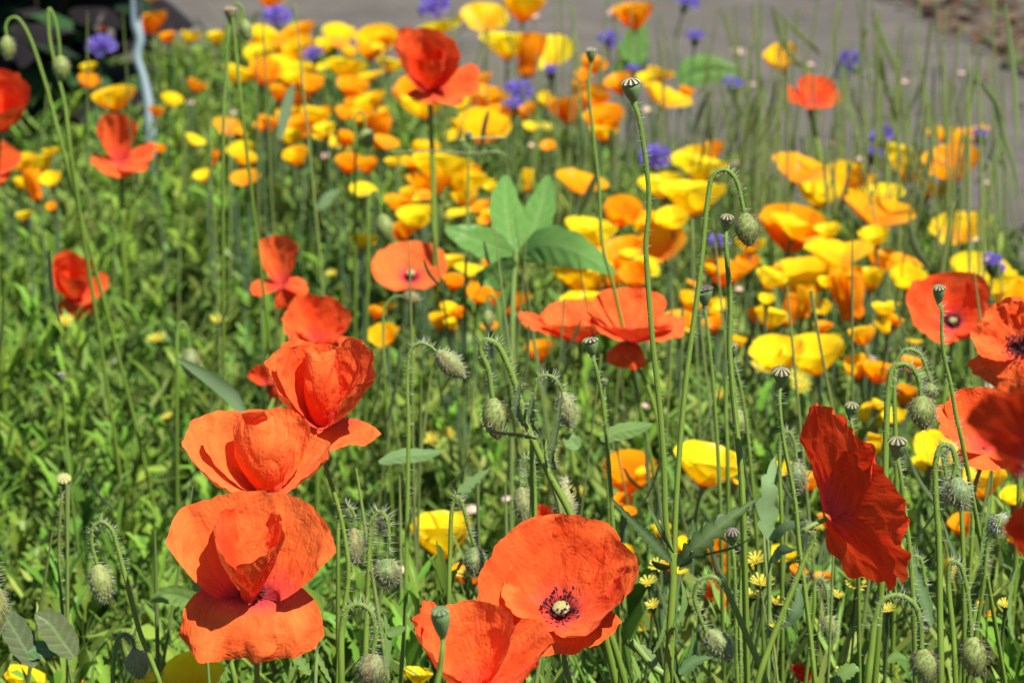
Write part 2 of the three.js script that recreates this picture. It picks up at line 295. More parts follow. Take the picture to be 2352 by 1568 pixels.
poppy('cup-shaped poppy at the bottom with a green pod in front of it', [1090, 1596], 1.16, [-0.06, 0.96, 0.26], [
  [-84, 44, 78, 250, 0.66, 0.8, 0.05, { tone: 0.05 }], [168, 60, 80, 222, 0.95, 0.75, 0.04, { tone: 0.3 }], [84, 34, 46, 225, 0.66, 0.75, 0.06, { tone: -0.1 }], [18, 34, 48, 168, 0.95, 0.75, 0.06, { tone: -0.15 }]],
  [[1090, 1700]], { mark: 'the cup-shaped poppy behind a green pod', pink: 0.3 });
poppy('dark red poppy seen from behind, hanging tilted on a bent stem', [1905, 1188], 1.15, [0.86, 0.32, -0.40], [
  [-84, 30, 2, 258, 0.74, 0.6, 0.10, { tone: -0.6, corner: 0.34 }], [6, 36, 8, 225, 1.0, 0.6, 0.09, { tone: -0.6, corner: 0.34 }], [86, 30, 4, 212, 0.92, 0.55, 0.11, { tone: -0.5, corner: 0.34 }], [-170, 44, 25, 190, 0.85, 0.5, 0.08]],
  [[1870, 1225], [1830, 1330], [1770, 1480], [1740, 1568]], { mark: 'the dark red poppy seen from behind', r: 7, crk: 0.03 });
poppy('out-of-focus red poppy very close at the right edge', [2385, 1050], 0.78, [0.4, 0.4, -0.82], [
  [-104, 12, 8, 185, 0.62, 0.4, 0.05, { tone: -0.7, corner: 0.62 }], [-166, 24, 6, 112, 1.0, 0.5, 0.05, { tone: -0.7 }], [-30, 16, -4, 190, 0.7, 0.4, 0.05, { tone: -0.7 }], [40, 30, 40, 160, 0.8, 0.6, 0.05, { tone: -0.5 }], [110, 30, 40, 150, 0.8, 0.6, 0.05, { tone: -0.6 }]],
  [[2400, 1130], [2440, 1400], [2450, 1568]], { mark: 'the blurred poppy at the right edge', fine: 0.6 });
poppy('second out-of-focus red poppy below the first at the right edge', [2425, 1240], 0.8, [0.4, 0.4, -0.82], [
  [-104, 14, 0, 112, 0.9, 0.4, 0.05, { tone: -0.7 }], [0, 10, -10, 120, 0.9, 0.5, 0.05, { tone: -0.7 }], [90, 20, 10, 120, 0.9, 0.5, 0.05, { tone: -0.7 }], [170, 20, 10, 130, 0.9, 0.5, 0.05, { tone: -0.7 }]],
  [[2450, 1400], [2460, 1568]], { fine: 0.6 });
poppy('spreading poppy half hidden behind the blurred one at the right edge', [2262, 1030], 1.38, [0.05, 0.92, 0.4], [
  [-84, 28, 46, 150, 0.6, 0.6, 0.05], [170, 40, 66, 140, 1.0, 0.6, 0.05], [86, 26, 34, 120, 0.9, 0.6, 0.05], [6, 30, -10, 92, 1.1, 0.6, 0.05]],
  [[2240, 1120], [2230, 1300]], { mark: 'the poppy behind the blurred edge one', r: 5 });
poppy('crinkled poppy with frilled petals, cut off by the right edge', [2348, 800], 1.52, [-0.25, 0.72, 0.6], [
  [-140, 26, 44, 115, 1.0, 0.45, 0.16], [150, 30, 50, 110, 0.95, 0.45, 0.15], [-40, 8, -50, 112, 1.1, 0.35, 0.17], [60, 6, -30, 110, 1.0, 0.4, 0.15]],
  [[2345, 950], [2340, 1200]], { mark: 'the crinkled poppy at the right edge', blotch: 0.8, stamens: 60, eyeR: 14, crk: 0.06, fine: 0.9 });
// middle distance
poppy('round bowl-shaped red poppy with dark centre, behind a thin seed capsule', [2190, 742], 1.95, [-0.12, 0.7, 0.68], [
  [178, 34, 58, 122, 0.98, 0.7, 0.03, { tone: -0.2 }], [-88, 30, 58, 140, 0.85, 0.8, 0.03, { tone: -0.25 }], [86, 34, 60, 108, 0.9, 0.75, 0.03, { tone: -0.2 }], [-6, 20, 34, 72, 1.1, 0.7, 0.04, { tone: -0.2 }]],
  [[2178, 860], [2168, 930]], { mark: 'the round poppy behind a thin capsule', blotch: 0.5, stamens: 60, eye: 9, pink: 0.9 });
poppy('left of two side-by-side spreading poppies, sharp-edged petal pointing left', [1330, 784], 1.86, [-0.05, 0.98, 0.06], [
  [-82, 22, 36, 150, 0.55, 0.75, 0.05, { tone: -0.05 }], [176, 30, 56, 110, 1.0, 0.6, 0.05], [84, 25, 40, 80, 0.95, 0.7, 0.05], [-10, 34, 44, 100, 1.1, 0.75, 0.05, { tone: -0.25 }]],
  [[1302, 840], [1310, 1000], [1330, 1150]], { mark: 'the left spreading poppy', r: 5 });
poppy('right of two side-by-side spreading poppies, ruffled, one petal hanging', [1450, 784], 1.76, [0.05, 0.98, 0.1], [
  [-64, 26, 28, 150, 0.62, 0.75, 0.06, { tone: -0.2 }], [-165, 44, 68, 128, 0.85, 0.5, 0.08, { tone: 0.1 }], [88, 30, 14, 128, 0.8, 0.6, 0.08, { tone: 0.05 }], [-8, 34, 44, 108, 1.3, 0.7, 0.06, { tone: -0.3 }], [-24, -14, -86, 72, 0.85, 0.5, 0.05, { tone: -0.15 }]],
  [[1475, 860], [1510, 960], [1525, 1110]], { mark: 'the right spreading poppy', r: 5 });
poppy('poppy with an open bowl and one petal lying flat, above crumpled one', [728, 786], 1.93, [0.05, 0.8, 0.58], [
  [-96, 40, 66, 118, 0.75, 0.6, 0.05], [168, 42, 66, 112, 0.9, 0.7, 0.05], [78, 30, 66, 90, 0.85, 0.8, 0.05, { tone: -0.1 }], [58, 4, -20, 112, 0.7, 0.5, 0.05, { tone: 0.15 }], [-20, 40, 70, 70, 0.9, 0.7, 0.05]],
  [[735, 860], [730, 1000]], { mark: 'the poppy with one flat petal' });
poppy('folded poppy, upright pointed petal over drooping ones, in the leafy green', [648, 655], 2.05, [-0.25, 0.9, 0.3], [
  [160, 50, 74, 115, 0.55, 0.7, 0.05], [-86, 15, 12, 72, 0.6, 0.6, 0.05, { tone: -0.1 }], [20, -40, -80, 55, 0.8, 0.5, 0.05, { tone: -0.2 }], [86, 10, -60, 62, 0.7, 0.5, 0.05, { tone: -0.2 }]],
  [[650, 760], [640, 900]], { mark: 'the folded poppy' });
poppy('flat saucer-shaped poppy with a green pod on a magenta centre', [944, 640], 2.25, [0, 0.9, 0.44], [
  [176, 22, 34, 92, 1.15, 0.7, 0.02, { tone: 0.3 }], [-88, 20, 30, 96, 1.0, 0.7, 0.02, { tone: 0.25 }], [88, 20, 30, 90, 1.0, 0.7, 0.02, { tone: 0.25 }], [0, 4, 2, 42, 1.2, 0.7, 0.02]],
  [[945, 760], [950, 900]], { mark: 'the saucer-shaped poppy', blotch: 0.6, eye: 9, rise: 2.2, stamens: 20, pink: 1.2 });
poppy('lone closed poppy in the green leaves near the left edge', [172, 684], 2.4, [0.05, 0.84, 0.54], [
  [-100, 50, 82, 118, 0.7, 0.7, 0.04, { tone: -0.15 }], [170, 62, 88, 118, 0.9, 0.7, 0.04, { tone: -0.2 }], [80, 30, 44, 92, 0.7, 0.7, 0.05], [-14, 52, 94, 108, 0.8, 0.95, 0.04, { tone: 0.1 }], [10, 2, -34, 52, 1.2, 0.5, 0.05, { tone: 0.1 }]],
  [[185, 820], [186, 950]], { mark: 'the lone closed poppy' });
poppy('poppy with one petal upright and two spread low, below a yellow flower', [275, 372], 2.5, [0, 0.86, 0.5], [
  [-172, 50, 84, 118, 0.5, 0.7, 0.04], [-40, 18, 10, 62, 1.0, 0.5, 0.06, { tone: 0.1 }], [70, 28, 20, 88, 0.8, 0.5, 0.08, { tone: -0.1 }], [20, 10, -10, 52, 1.0, 0.5, 0.06, { tone: -0.3 }]],
  [[280, 470], [282, 560]], { mark: 'the poppy with one petal upright' });
poppy('red poppy cut by the left edge, in front of the dark shrub', [-4, 300], 2.2, [0.1, 0.85, 0.5], [
  [82, 40, 84, 150, 0.95, 0.8, 0.04], [176, 58, 86, 150, 0.95, 0.7, 0.04, { tone: -0.15 }], [-90, 50, 80, 130, 0.8, 0.7, 0.04], [0, 40, 74, 90, 0.95, 0.8, 0.04, { tone: 0.1 }]],
  [[-10, 420], [-10, 600]], { mark: 'the poppy at the left edge' });
poppy('small piece of poppy below the one on the left edge', [-22, 400], 2.4, [0.2, 0.9, 0.3], [
  [86, 10, 10, 44, 0.9, 0.5, 0.05, { tone: -0.2 }], [150, 40, 60, 80, 0.9, 0.6, 0.05], [10, 0, -40, 40, 0.9, 0.5, 0.05, { tone: -0.3 }], [-90, 30, 40, 60, 0.9, 0.5, 0.05]],
  [[-20, 520]], {});
poppy('tall red poppy with closed middle standing among yellow flowers', [988, 206], 2.25, [0.02, 0.84, 0.54], [
  [-88, 46, 84, 172, 0.55, 0.45, 0.05, { tone: 0.05 }], [176, 56, 88, 150, 0.85, 0.7, 0.04, { tone: -0.15 }], [30, 56, 96, 120, 0.75, 0.95, 0.04, { tone: -0.25 }], [76, 16, 34, 122, 0.72, 0.5, 0.06, { tone: 0.05 }], [2, 14, 4, 52, 1.3, 0.5, 0.06, { tone: 0.1 }]],
  [[990, 300], [995, 420], [1000, 600]], { mark: 'the tall poppy among yellow flowers' });
poppy('small far red poppy against the grey path', [1868, 238], 2.95, [0.1, 0.94, 0.32], [
  [-86, 26, 20, 76, 0.6, 0.5, 0.08, { tone: -0.35 }], [172, 46, 66, 66, 0.85, 0.6, 0.08, { tone: -0.2 }], [84, 30, 18, 70, 0.8, 0.5, 0.08, { tone: -0.1 }], [10, 10, 20, 42, 1.2, 0.6, 0.06, { tone: -0.3 }]],
  [[1880, 340], [1890, 420]], { mark: 'the far poppy on the path' });
poppy('red poppy sunk in the foliage behind the erect hairy bud', [1245, 1212], 1.5, [0, 0.9, 0.4], [
  [170, 60, 84, 60, 0.8, 0.8, 0.05, { tone: -0.2 }], [-80, 50, 80, 55, 0.8, 0.8, 0.05, { tone: -0.2 }], [80, 50, 80, 55, 0.8, 0.8, 0.05, { tone: -0.2 }], [0, 50, 85, 50, 0.8, 0.8, 0.05, { tone: -0.3 }]],
  [[1245, 1300]], { r: 5 });
poppy('red scrap of a faded poppy behind the crumpled poppy', [612, 880], 1.9, [-0.3, 0.5, 0.5], [
  [-80, 60, 80, 55, 0.4, 0.5, 0.06, { tone: -0.3 }], [0, -60, -85, 70, 0.3, 0.5, 0.05, { tone: -0.4 }], [90, 10, 10, 30, 0.6, 0.5, 0.05], [178, 50, 70, 50, 0.5, 0.5, 0.05, { tone: -0.3 }]],
  [[615, 960]], { r: 4 });
poppy('small crimson poppy low in the grass at the lower right', [1836, 1562], 1.42, [0.2, 0.9, 0.3], [
  [-70, 40, 70, 44, 0.7, 0.7, 0.06, { tone: -0.6 }], [80, 30, 60, 40, 0.7, 0.7, 0.06, { tone: -0.6 }], [170, 50, 80, 40, 0.8, 0.7, 0.06, { tone: -0.5 }], [0, 50, 80, 36, 0.8, 0.7, 0.06, { tone: -0.6 }]],
  [[1838, 1620]], { pink: 1.2, r: 4 });

// ---------------------------------------------------------------- drooping buds: hairy bud on a stem bent like a crook
const BUDS = 'hairy poppy buds on bent stems', CAPS = 'poppy seed capsules on bare stems';
// neck and tip of the bud, then the stem from the neck over the crook and down, all as sight-line points
function bud(label, neck, tip, d, w, stem, o = {}) {
  const a = at(neck[0], neck[1], d), b = at(tip[0], tip[1], d + (o.tipD || 0)), dir = b.clone().sub(a), L = dir.length(), u = unit(d);
  const line = stemLine(a, stem, d), pts = curve(line, 90), base = pts[pts.length - 1].clone(), t = thing('poppy_bud', label, 'flower bud', base);
  WHERE.push([(neck[0] + tip[0]) / 2, (neck[1] + tip[1]) / 2, o.mark, t]);
  const q = new THREE.Quaternion().setFromUnitVectors(V(0, 1, 0), dir.clone().normalize());
  budParts(t, a.clone().sub(base), spin(q, o.turn ?? 60), L, w * u / 2, { seed: neck[0] % 97, hairs: d < 1.5 ? 300 : 90, hair: o.hair ?? 0.0028, ...o.bud });
  const r = (o.r || 6) * u, mb = new MB();
  mb.tube(pts, (f) => r * (0.8 + 0.4 * f), 8, (f) => mixc(o.col || C(0.1, 0.17, 0.025), GREEN, f)); part('stem', local(mb, base), M.stem, t);
  if (d < 1.6) { const h = new MB(); hairy(h, pts, o.hairs ?? 170, r, o.stemHair ?? 0.0042, (neck[0] * 7) | 0, undefined, 0.6); part('hairs', local(h, base), M.hair, t).userData.kind = 'stuff'; }
  return t;
}
bud('pale drooping bud to the right of the crumpled poppy, near leafy green', [1003, 808], [1068, 868], 1.4, 46, [[985, 794], [962, 788], [943, 806], [936, 850], [938, 1000], [934, 1250], [930, 1420], [920, 1568]], { bud: { col: C(0.17, 0.19, 0.08) }, r: 5, mark: 'the pale drooping bud' });
bud('dark-haired drooping bud beside a small thick leafy stalk', [1131, 914], [1142, 1010], 1.24, 56, [[1122, 850], [1104, 800], [1116, 781], [1140, 790], [1168, 840], [1186, 890], [1215, 988], [1262, 1090], [1310, 1180], [1350, 1300]], { bud: { hairCol: C(0.2, 0.15, 0.09) }, r: 7.5, mark: 'the dark-haired drooping bud' });
bud('drooping bud with a dark seam, right of the leafy stalk', [1292, 900], [1312, 985], 1.32, 42, [[1280, 876], [1262, 863], [1240, 866], [1228, 900], [1222, 980], [1222, 1150], [1215, 1300]], { bud: { col: C(0.17, 0.19, 0.08) }, r: 5, turn: 10, mark: 'the bud right of the leafy stalk' });
bud('upright pale hairy bud standing on a stout stalk, above the largest open poppy', [1298, 1214], [1294, 1096], 1.26, 52, [[1303, 1240], [1340, 1340, 0.05], [1400, 1450]], { bud: { col: C(0.2, 0.2, 0.08), hairCol: C(0.5, 0.47, 0.3), taper: 0.5 }, r: 8, turn: 0, mark: 'the upright pale bud' });
bud('brownish drooping bud just left of the upright pale bud', [1196, 1118], [1206, 1208], 1.42, 40, [[1193, 1080], [1204, 1052], [1222, 1060], [1228, 1120], [1230, 1250]], { bud: { col: C(0.15, 0.16, 0.06) }, r: 4.5 });
bud('green drooping bud with bristly neck, between two poppies at the lower middle', [888, 1282], [890, 1352], 1.26, 60, [[893, 1230], [888, 1192], [874, 1176], [856, 1190], [849, 1240], [846, 1330], [842, 1420], [838, 1568]], { stemHair: 0.006, hairs: 260, bud: { col: C(0.09, 0.15, 0.06) }, mark: 'the bristly-necked bud' });
bud('narrow brown bud on curved stalk, right of the poppy with a turned-down petal', [812, 1212], [816, 1300], 1.36, 34, [[812, 1180], [798, 1162], [784, 1160], [778, 1190], [776, 1300]], { bud: { col: C(0.19, 0.17, 0.07) }, r: 4.5 });
bud('yellow-green drooping bud alone at the lower left', [222, 1296], [240, 1386], 1.3, 52, [[210, 1250], [212, 1212], [232, 1199], [254, 1214], [270, 1260], [296, 1360], [320, 1450], [352, 1530], [366, 1568]], { bud: { col: C(0.17, 0.21, 0.06) }, r: 5.5, mark: 'the yellow-green bud at the lower left' });
bud('bristly bud hanging from the tall crook, beside a seed capsule', [1710, 490], [1722, 566], 1.25, 54, [[1702, 450], [1692, 415], [1672, 392], [1652, 392], [1636, 408], [1626, 460], [1614, 580], [1602, 680], [1580, 840], [1564, 1000], [1552, 1180], [1549, 1300], [1540, 1568]], { stemHair: 0.0032, bud: { col: C(0.12, 0.16, 0.04), hairCol: C(0.25, 0.17, 0.07) }, mark: 'the bud on the tallest crook' });
bud('fat bristly bud left of the poppy half hidden by the blurred one', [2117, 908], [2122, 988], 1.24, 58, [[2110, 870], [2096, 846], [2076, 836], [2052, 846], [2042, 890], [2036, 1010], [2034, 1120], [2028, 1300]], { bud: { hairCol: C(0.42, 0.38, 0.2) }, r: 7, mark: 'the fat bristly bud' });
bud('drooping bud half covered by the fat bristly one, further back', [2140, 880], [2128, 915], 1.45, 34, [[2130, 850], [2112, 812], [2084, 802], [2066, 820], [2056, 870], [2058, 1000], [2060, 1100]], { r: 5 });
bud('blue-green bristly bud, front one of a pair at the right', [2190, 1098], [2214, 1172], 1.24, 58, [[2196, 1060], [2184, 1026], [2164, 1024], [2152, 1050], [2150, 1120], [2158, 1250], [2160, 1400], [2162, 1568]], { bud: { col: C(0.09, 0.15, 0.075) }, r: 7, mark: 'the front bud of the right-hand pair' });
bud('blue-green bud behind the other in the pair at the right', [2176, 1104], [2186, 1160], 1.3, 44, [[2172, 1080], [2168, 1050], [2180, 1030], [2194, 1040], [2204, 1100], [2214, 1300]], { bud: { col: C(0.09, 0.15, 0.075) }, r: 5 });
bud('green bud leaning right on a wide crook at the bottom, left of a capsule stem', [1622, 1450], [1682, 1512], 1.2, 56, [[1606, 1410], [1596, 1370], [1606, 1336], [1634, 1324], [1662, 1344], [1690, 1400], [1720, 1470], [1760, 1568]], { bud: { col: C(0.11, 0.17, 0.06) }, r: 6.5, mark: 'the bud leaning right at the bottom' });
bud('dark shaded bud hanging at the bottom edge under a wide dark arch', [2118, 1490], [2130, 1572], 1.18, 58, [[2116, 1440], [2102, 1390], [2066, 1368], [2030, 1378], [2012, 1420], [2002, 1500], [1994, 1568]], { bud: { hairCol: C(0.2, 0.17, 0.1) }, r: 7.5, mark: 'the dark bud at the bottom edge' });
bud('shaggy dark bud low at the right, below a narrow double arch', [2232, 1462], [2244, 1556], 1.24, 60, [[2230, 1420], [2222, 1350], [2204, 1296], [2186, 1292], [2180, 1340], [2190, 1450], [2196, 1568]], { bud: { hairCol: C(0.16, 0.11, 0.05) }, hair: 0.0036, r: 6 });
bud('green bud hanging in front of an orange flower, left of the largest poppy', [1090, 1256], [1090, 1326], 1.36, 48, [[1076, 1210], [1062, 1160], [1050, 1140], [1040, 1160], [1034, 1260], [1030, 1400]], { bud: { col: C(0.1, 0.16, 0.06) }, r: 5 });
bud('large hairy bud at the bottom, hanging from a curved stem', [856, 1500], [848, 1584], 1.2, 64, [[862, 1450], [850, 1404], [822, 1388], [798, 1400], [786, 1440], [784, 1568]], { bud: { col: C(0.12, 0.14, 0.06), hairCol: C(0.3, 0.24, 0.16) }, r: 7 });
bud('pale fuzzy bud at the bottom left corner, behind yellow petals', [308, 1492], [322, 1560], 1.32, 52, [[304, 1470], [288, 1456], [272, 1464], [262, 1500], [258, 1568]], { bud: { col: C(0.15, 0.18, 0.08) }, r: 5 });
bud('short hanging bud in the grass right of the hawkbit flowers', [1902, 1412], [1908, 1474], 1.4, 36, [[1900, 1360], [1888, 1330], [1876, 1332], [1870, 1400]], { r: 4.5 });
bud('drooping bud between bent stems, right of the dark arch', [2128, 1392], [2136, 1440], 1.34, 30, [[2126, 1340], [2112, 1280], [2098, 1282], [2096, 1350], [2106, 1450]], { r: 5 });
bud('round bristly bud among leaves at the right edge', [2290, 1180], [2300, 1226], 1.3, 38, [[2272, 1240], [2262, 1330]], { r: 5, bud: { hairCol: C(0.55, 0.6, 0.5) }, hair: 0.004 });
// out of focus
bud('blurred oval bud in front of the dark shrub, hanging on a straight stem', [137, 128], [143, 186], 1.9, 40, [[134, 90], [124, 40], [112, 20], [112, 80], [126, 150], [148, 240], [160, 340]], { r: 4 });
bud('small blurred bud hanging from a hook at the top left edge', [14, 82], [18, 138], 1.9, 34, [[12, 60], [20, 44], [36, 40], [60, 70], [100, 180], [122, 260], [140, 330]], { r: 4 });
bud('blurred green bud at the top, beside tall stems left of the yellow flowers', [560, 44], [568, 94], 1.9, 28, [[556, 20], [544, 8], [534, 20], [540, 100], [556, 260]], { r: 3.6 });
bud('blurred greyish bud in the meadow, left of the three-leaved plant', [876, 492], [890, 555], 2.1, 40, [[870, 460], [862, 440], [850, 450], [846, 560]], { r: 3.4 });
bud('blurred grey-green bud under the yellow drift, far left of the tall capsule', [838, 296], [846, 342], 2.3, 36, [[836, 270], [828, 256], [818, 264], [816, 360]], { r: 3.2 });
bud('blurred hairy bud behind the stems, right of the tall crook', [1694, 940], [1700, 1005], 1.6, 44, [[1690, 900], [1684, 870], [1672, 868], [1668, 920], [1672, 1060]], { r: 4.5 });
bud('greyish bud in front of orange flowers, left of the dark red poppy', [1830, 1060], [1832, 1130], 1.42, 42, [[1826, 1020], [1812, 992], [1796, 1000], [1792, 1080], [1796, 1200]], { r: 4.5, bud: { col: C(0.1, 0.14, 0.07) } });
bud('blurred hairy bud in the leafy green above the poppy on its left', [434, 800], [440, 870], 1.9, 44, [[430, 760], [420, 740], [410, 750], [406, 860]], { r: 4, bud: { col: C(0.11, 0.14, 0.05) } });
bud('brown bud hooked under the saucer-shaped poppy', [925, 680], [966, 690], 1.9, 30, [[905, 682], [884, 704], [880, 760], [884, 860]], { r: 3.6, bud: { col: C(0.13, 0.09, 0.05) } });
bud('shaded oval bud below the three-leaved plant', [1120, 712], [1122, 758], 1.9, 27, [[1118, 690], [1126, 678], [1140, 690], [1150, 760]], { r: 3.2 });
bud('bristly bud cut by the left edge, low in the green', [-8, 1350], [-4, 1450], 1.3, 44, [[-10, 1300], [-22, 1260], [-40, 1280], [-40, 1400]], {});

// ---------------------------------------------------------------- seed capsules
function capsule(label, [px, py], d, w, h, stem, o = {}) {                               // px, py: middle of the lid
  const top = at(px, py, d), u = unit(d), R = w * u / 2, ax = V(...(o.ax || [0, 1, 0.05])).normalize(), q = axisFrame(ax);
  const neck = top.clone().addScaledVector(ax, -h * u * 1.04), line = stemLine(neck, stem, d), pts = curve(line, 80), base = pts[pts.length - 1].clone(), t = thing('seed_capsule', label, 'seed capsule', base);
  WHERE.push([px, py, o.mark, t]);
  capsuleParts(t, top.clone().sub(base), q, R, h * u * 0.92, { seed: px % 50, ...o.cap });
  const r = (o.r || 5.5) * u, mb = new MB(); mb.tube(pts, (f) => r * (0.85 + 0.4 * f), 8, (f) => mixc(o.col || C(0.1, 0.17, 0.025), GREEN, f)); part('stem', local(mb, base), M.stem, t);
  if (d < 1.6) { const hm = new MB(); hairy(hm, pts, o.hairs ?? 110, r, 0.0035, px | 0, undefined, 0.75); part('hairs', local(hm, base), M.hair, t).userData.kind = 'stuff'; }
}
capsule('tallest green seed capsule on a long bare stem, against yellow flowers and path', [1449, 188], 1.24, 46, 50, [[1466, 262], [1478, 330], [1489, 420], [1491, 480], [1484, 560], [1488, 640], [1500, 790], [1516, 940], [1526, 1080], [1530, 1200], [1545, 1310], [1538, 1440], [1534, 1568]], { ax: [-0.16, 0.95, 0.1], r: 6.5, mark: 'the tallest seed capsule', cap: { pale: C(0.36, 0.34, 0.2) } });
capsule('seed capsule close beside the bud on the tallest crook', [1671, 498], 1.27, 33, 32, [[1668, 560], [1674, 640], [1678, 700], [1676, 800], [1682, 880], [1692, 980], [1702, 1080], [1708, 1200]], { ax: [0.05, 0.95, 0.2], r: 6.5, mark: 'the capsule beside the tall crook' });
capsule('flat-topped seed capsule with striped lid, below the big yellow flower', [1795, 852], 1.24, 44, 36, [[1791, 920], [1800, 1010], [1816, 1090], [1828, 1160], [1836, 1250], [1850, 1360], [1864, 1480], [1872, 1568]], { ax: [0, 0.94, 0.3], mark: 'the flat-topped striped capsule', cap: { fat: 0.95 } });
capsule('small seed capsule peeping over the dark red poppy', [1957, 930], 1.32, 33, 34, [[1958, 980], [1962, 1040], [1968, 1150]], { ax: [0.03, 0.94, 0.25], r: 4.5 });
capsule('dark-lidded seed capsule right of the dark red poppy', [2062, 1012], 1.22, 46, 42, [[2068, 1080], [2078, 1160], [2092, 1280], [2100, 1420]], { ax: [-0.05, 0.96, 0.14], mark: 'the dark-lidded capsule', cap: { fat: 0.95 } });
capsule('thin seed capsule standing in front of the round bowl-shaped poppy', [2158, 660], 1.3, 31, 40, [[2164, 710], [2164, 770], [2172, 830], [2184, 880], [2198, 960], [2210, 1010]], { ax: [-0.04, 0.95, 0.2], r: 4.8, mark: 'the thin capsule' });
capsule('seed capsule in front of the two spreading poppies', [1356, 780], 1.34, 38, 40, [[1368, 840], [1384, 920], [1394, 1010], [1402, 1110], [1410, 1240]], { ax: [-0.14, 0.98, 0.05], r: 4.8, cap: { dome: 0.2, fat: 0.95 }, mark: 'the capsule before the spreading poppies' });
capsule('small purple-lidded capsule low, left of the hawkbit flowers', [1683, 1222], 1.3, 34, 34, [[1686, 1280], [1690, 1400], [1692, 1500], [1694, 1568]], { ax: [0, 0.93, 0.3], r: 4.8, cap: { pale: C(0.2, 0.16, 0.12), dome: 0.6 } });
capsule('pale star-lidded capsule on a thin dark stem at the left', [145, 1098], 1.42, 36, 24, [[140, 1150], [134, 1260], [140, 1380], [152, 1480], [164, 1568]], { ax: [0.05, 0.9, 0.42], r: 4, col: C(0.1, 0.1, 0.03), cap: { pale: C(0.36, 0.36, 0.13), ink: C(0.2, 0.2, 0.08) }, mark: 'the pale capsule at the left' });
capsule('smooth green pod standing in front of the cup-shaped poppy at the bottom', [1010, 1402], 1.05, 44, 76, [[1016, 1490], [1010, 1540], [1002, 1580]], { ax: [-0.08, 0.97, 0.2], r: 7, hairs: 0, cap: { fat: 1.12, col: C(0.13, 0.22, 0.08), pale: C(0.13, 0.2, 0.08), ink: C(0.06, 0.07, 0.03), dome: 0.2 }, mark: 'the smooth green pod' });
capsule('blurred seed capsule among yellow flowers, left of the tallest one', [1358, 114], 1.75, 26, 30, [[1352, 200], [1362, 300], [1376, 430], [1384, 560], [1410, 660]], { r: 4, cap: { pale: C(0.34, 0.34, 0.2) }, mark: 'the blurred capsule left of the tallest' });
capsule('dark seed capsule just behind the tall crook stem', [1620, 660], 1.5, 38, 46, [[1626, 760], [1640, 900], [1650, 1050], [1654, 1140]], { r: 4.5, cap: { ink: C(0.05, 0.03, 0.03), pale: C(0.12, 0.1, 0.07), dome: 0.15 } });
capsule('withered capsule with curling threads on the dark serrated leaf', [1716, 1160], 1.3, 26, 26, [[1712, 1210], [1704, 1300], [1700, 1420], [1702, 1540]], { r: 4.6, cap: { pale: C(0.2, 0.12, 0.1) } });
capsule('tiny blurred capsule over the yellow drift, on a straight stem', [1076, 306], 2.0, 20, 24, [[1076, 380], [1074, 460], [1070, 600]], { r: 3 });
capsule('tiny blurred capsule in the leafy green near the left edge', [140, 858], 1.8, 20, 26, [[146, 920], [152, 1010], [160, 1110]], { r: 3.4, cap: { pale: C(0.3, 0.3, 0.18) } });
capsule('small green capsule behind the left spreading poppy stem', [1388, 872], 1.6, 18, 20, [[1390, 930], [1394, 1040]], { r: 3 });
capsule('small capsule on the stem right of the tall crook, half hidden', [1682, 792], 1.5, 28, 32, [[1700, 880], [1716, 980], [1726, 1080]], { r: 4, ax: [-0.1, 0.95, 0.1] });
capsule('green capsule cluster top at the left of the yellow drift', [528, 20], 1.9, 30, 30, [[524, 80], [516, 200], [512, 330]], { r: 4, cap: { pale: C(0.4, 0.3, 0.16), col: C(0.2, 0.2, 0.08) } });

// ---------------------------------------------------------------- leafy poppy stalk with dark toothed leaves, lower middle
const toothed = (n, deep, w) => (f, k) => {                                              // half width of a toothed leaf: [width, forward shift]
  const env = Math.pow(Math.sin(Math.PI * Math.min(1, 0.03 + 0.97 * Math.pow(f, 0.8))), 0.8) * (1 - 0.35 * f), s = ((f * n + (k > 0 ? 0.37 : 0)) % 1);
  return [w * env * (1 - deep + deep * (s < 0.75 ? s / 0.75 : (1 - s) / 0.25)), w * env * deep * 0.55 * s];
};
function leafAt(mb, pts, n, w, teeth, deep, col, side, fold = 0.3) {
  const line = curve(pts, n), f = teeth ? toothed(teeth, deep, w) : (t) => w * Math.pow(Math.sin(Math.PI * Math.min(1, 0.04 + 0.95 * Math.pow(t, 0.85))), 0.7);
  if (!teeth && w > 0.004) return mb.broad(curve(pts, 40), f, fold, col, side);
  mb.blade(line, f, fold, (t, k) => mixc(col, mixc(col, C(0.2, 0.27, 0.12), 0.4), k ? 0 : 1), side);
}
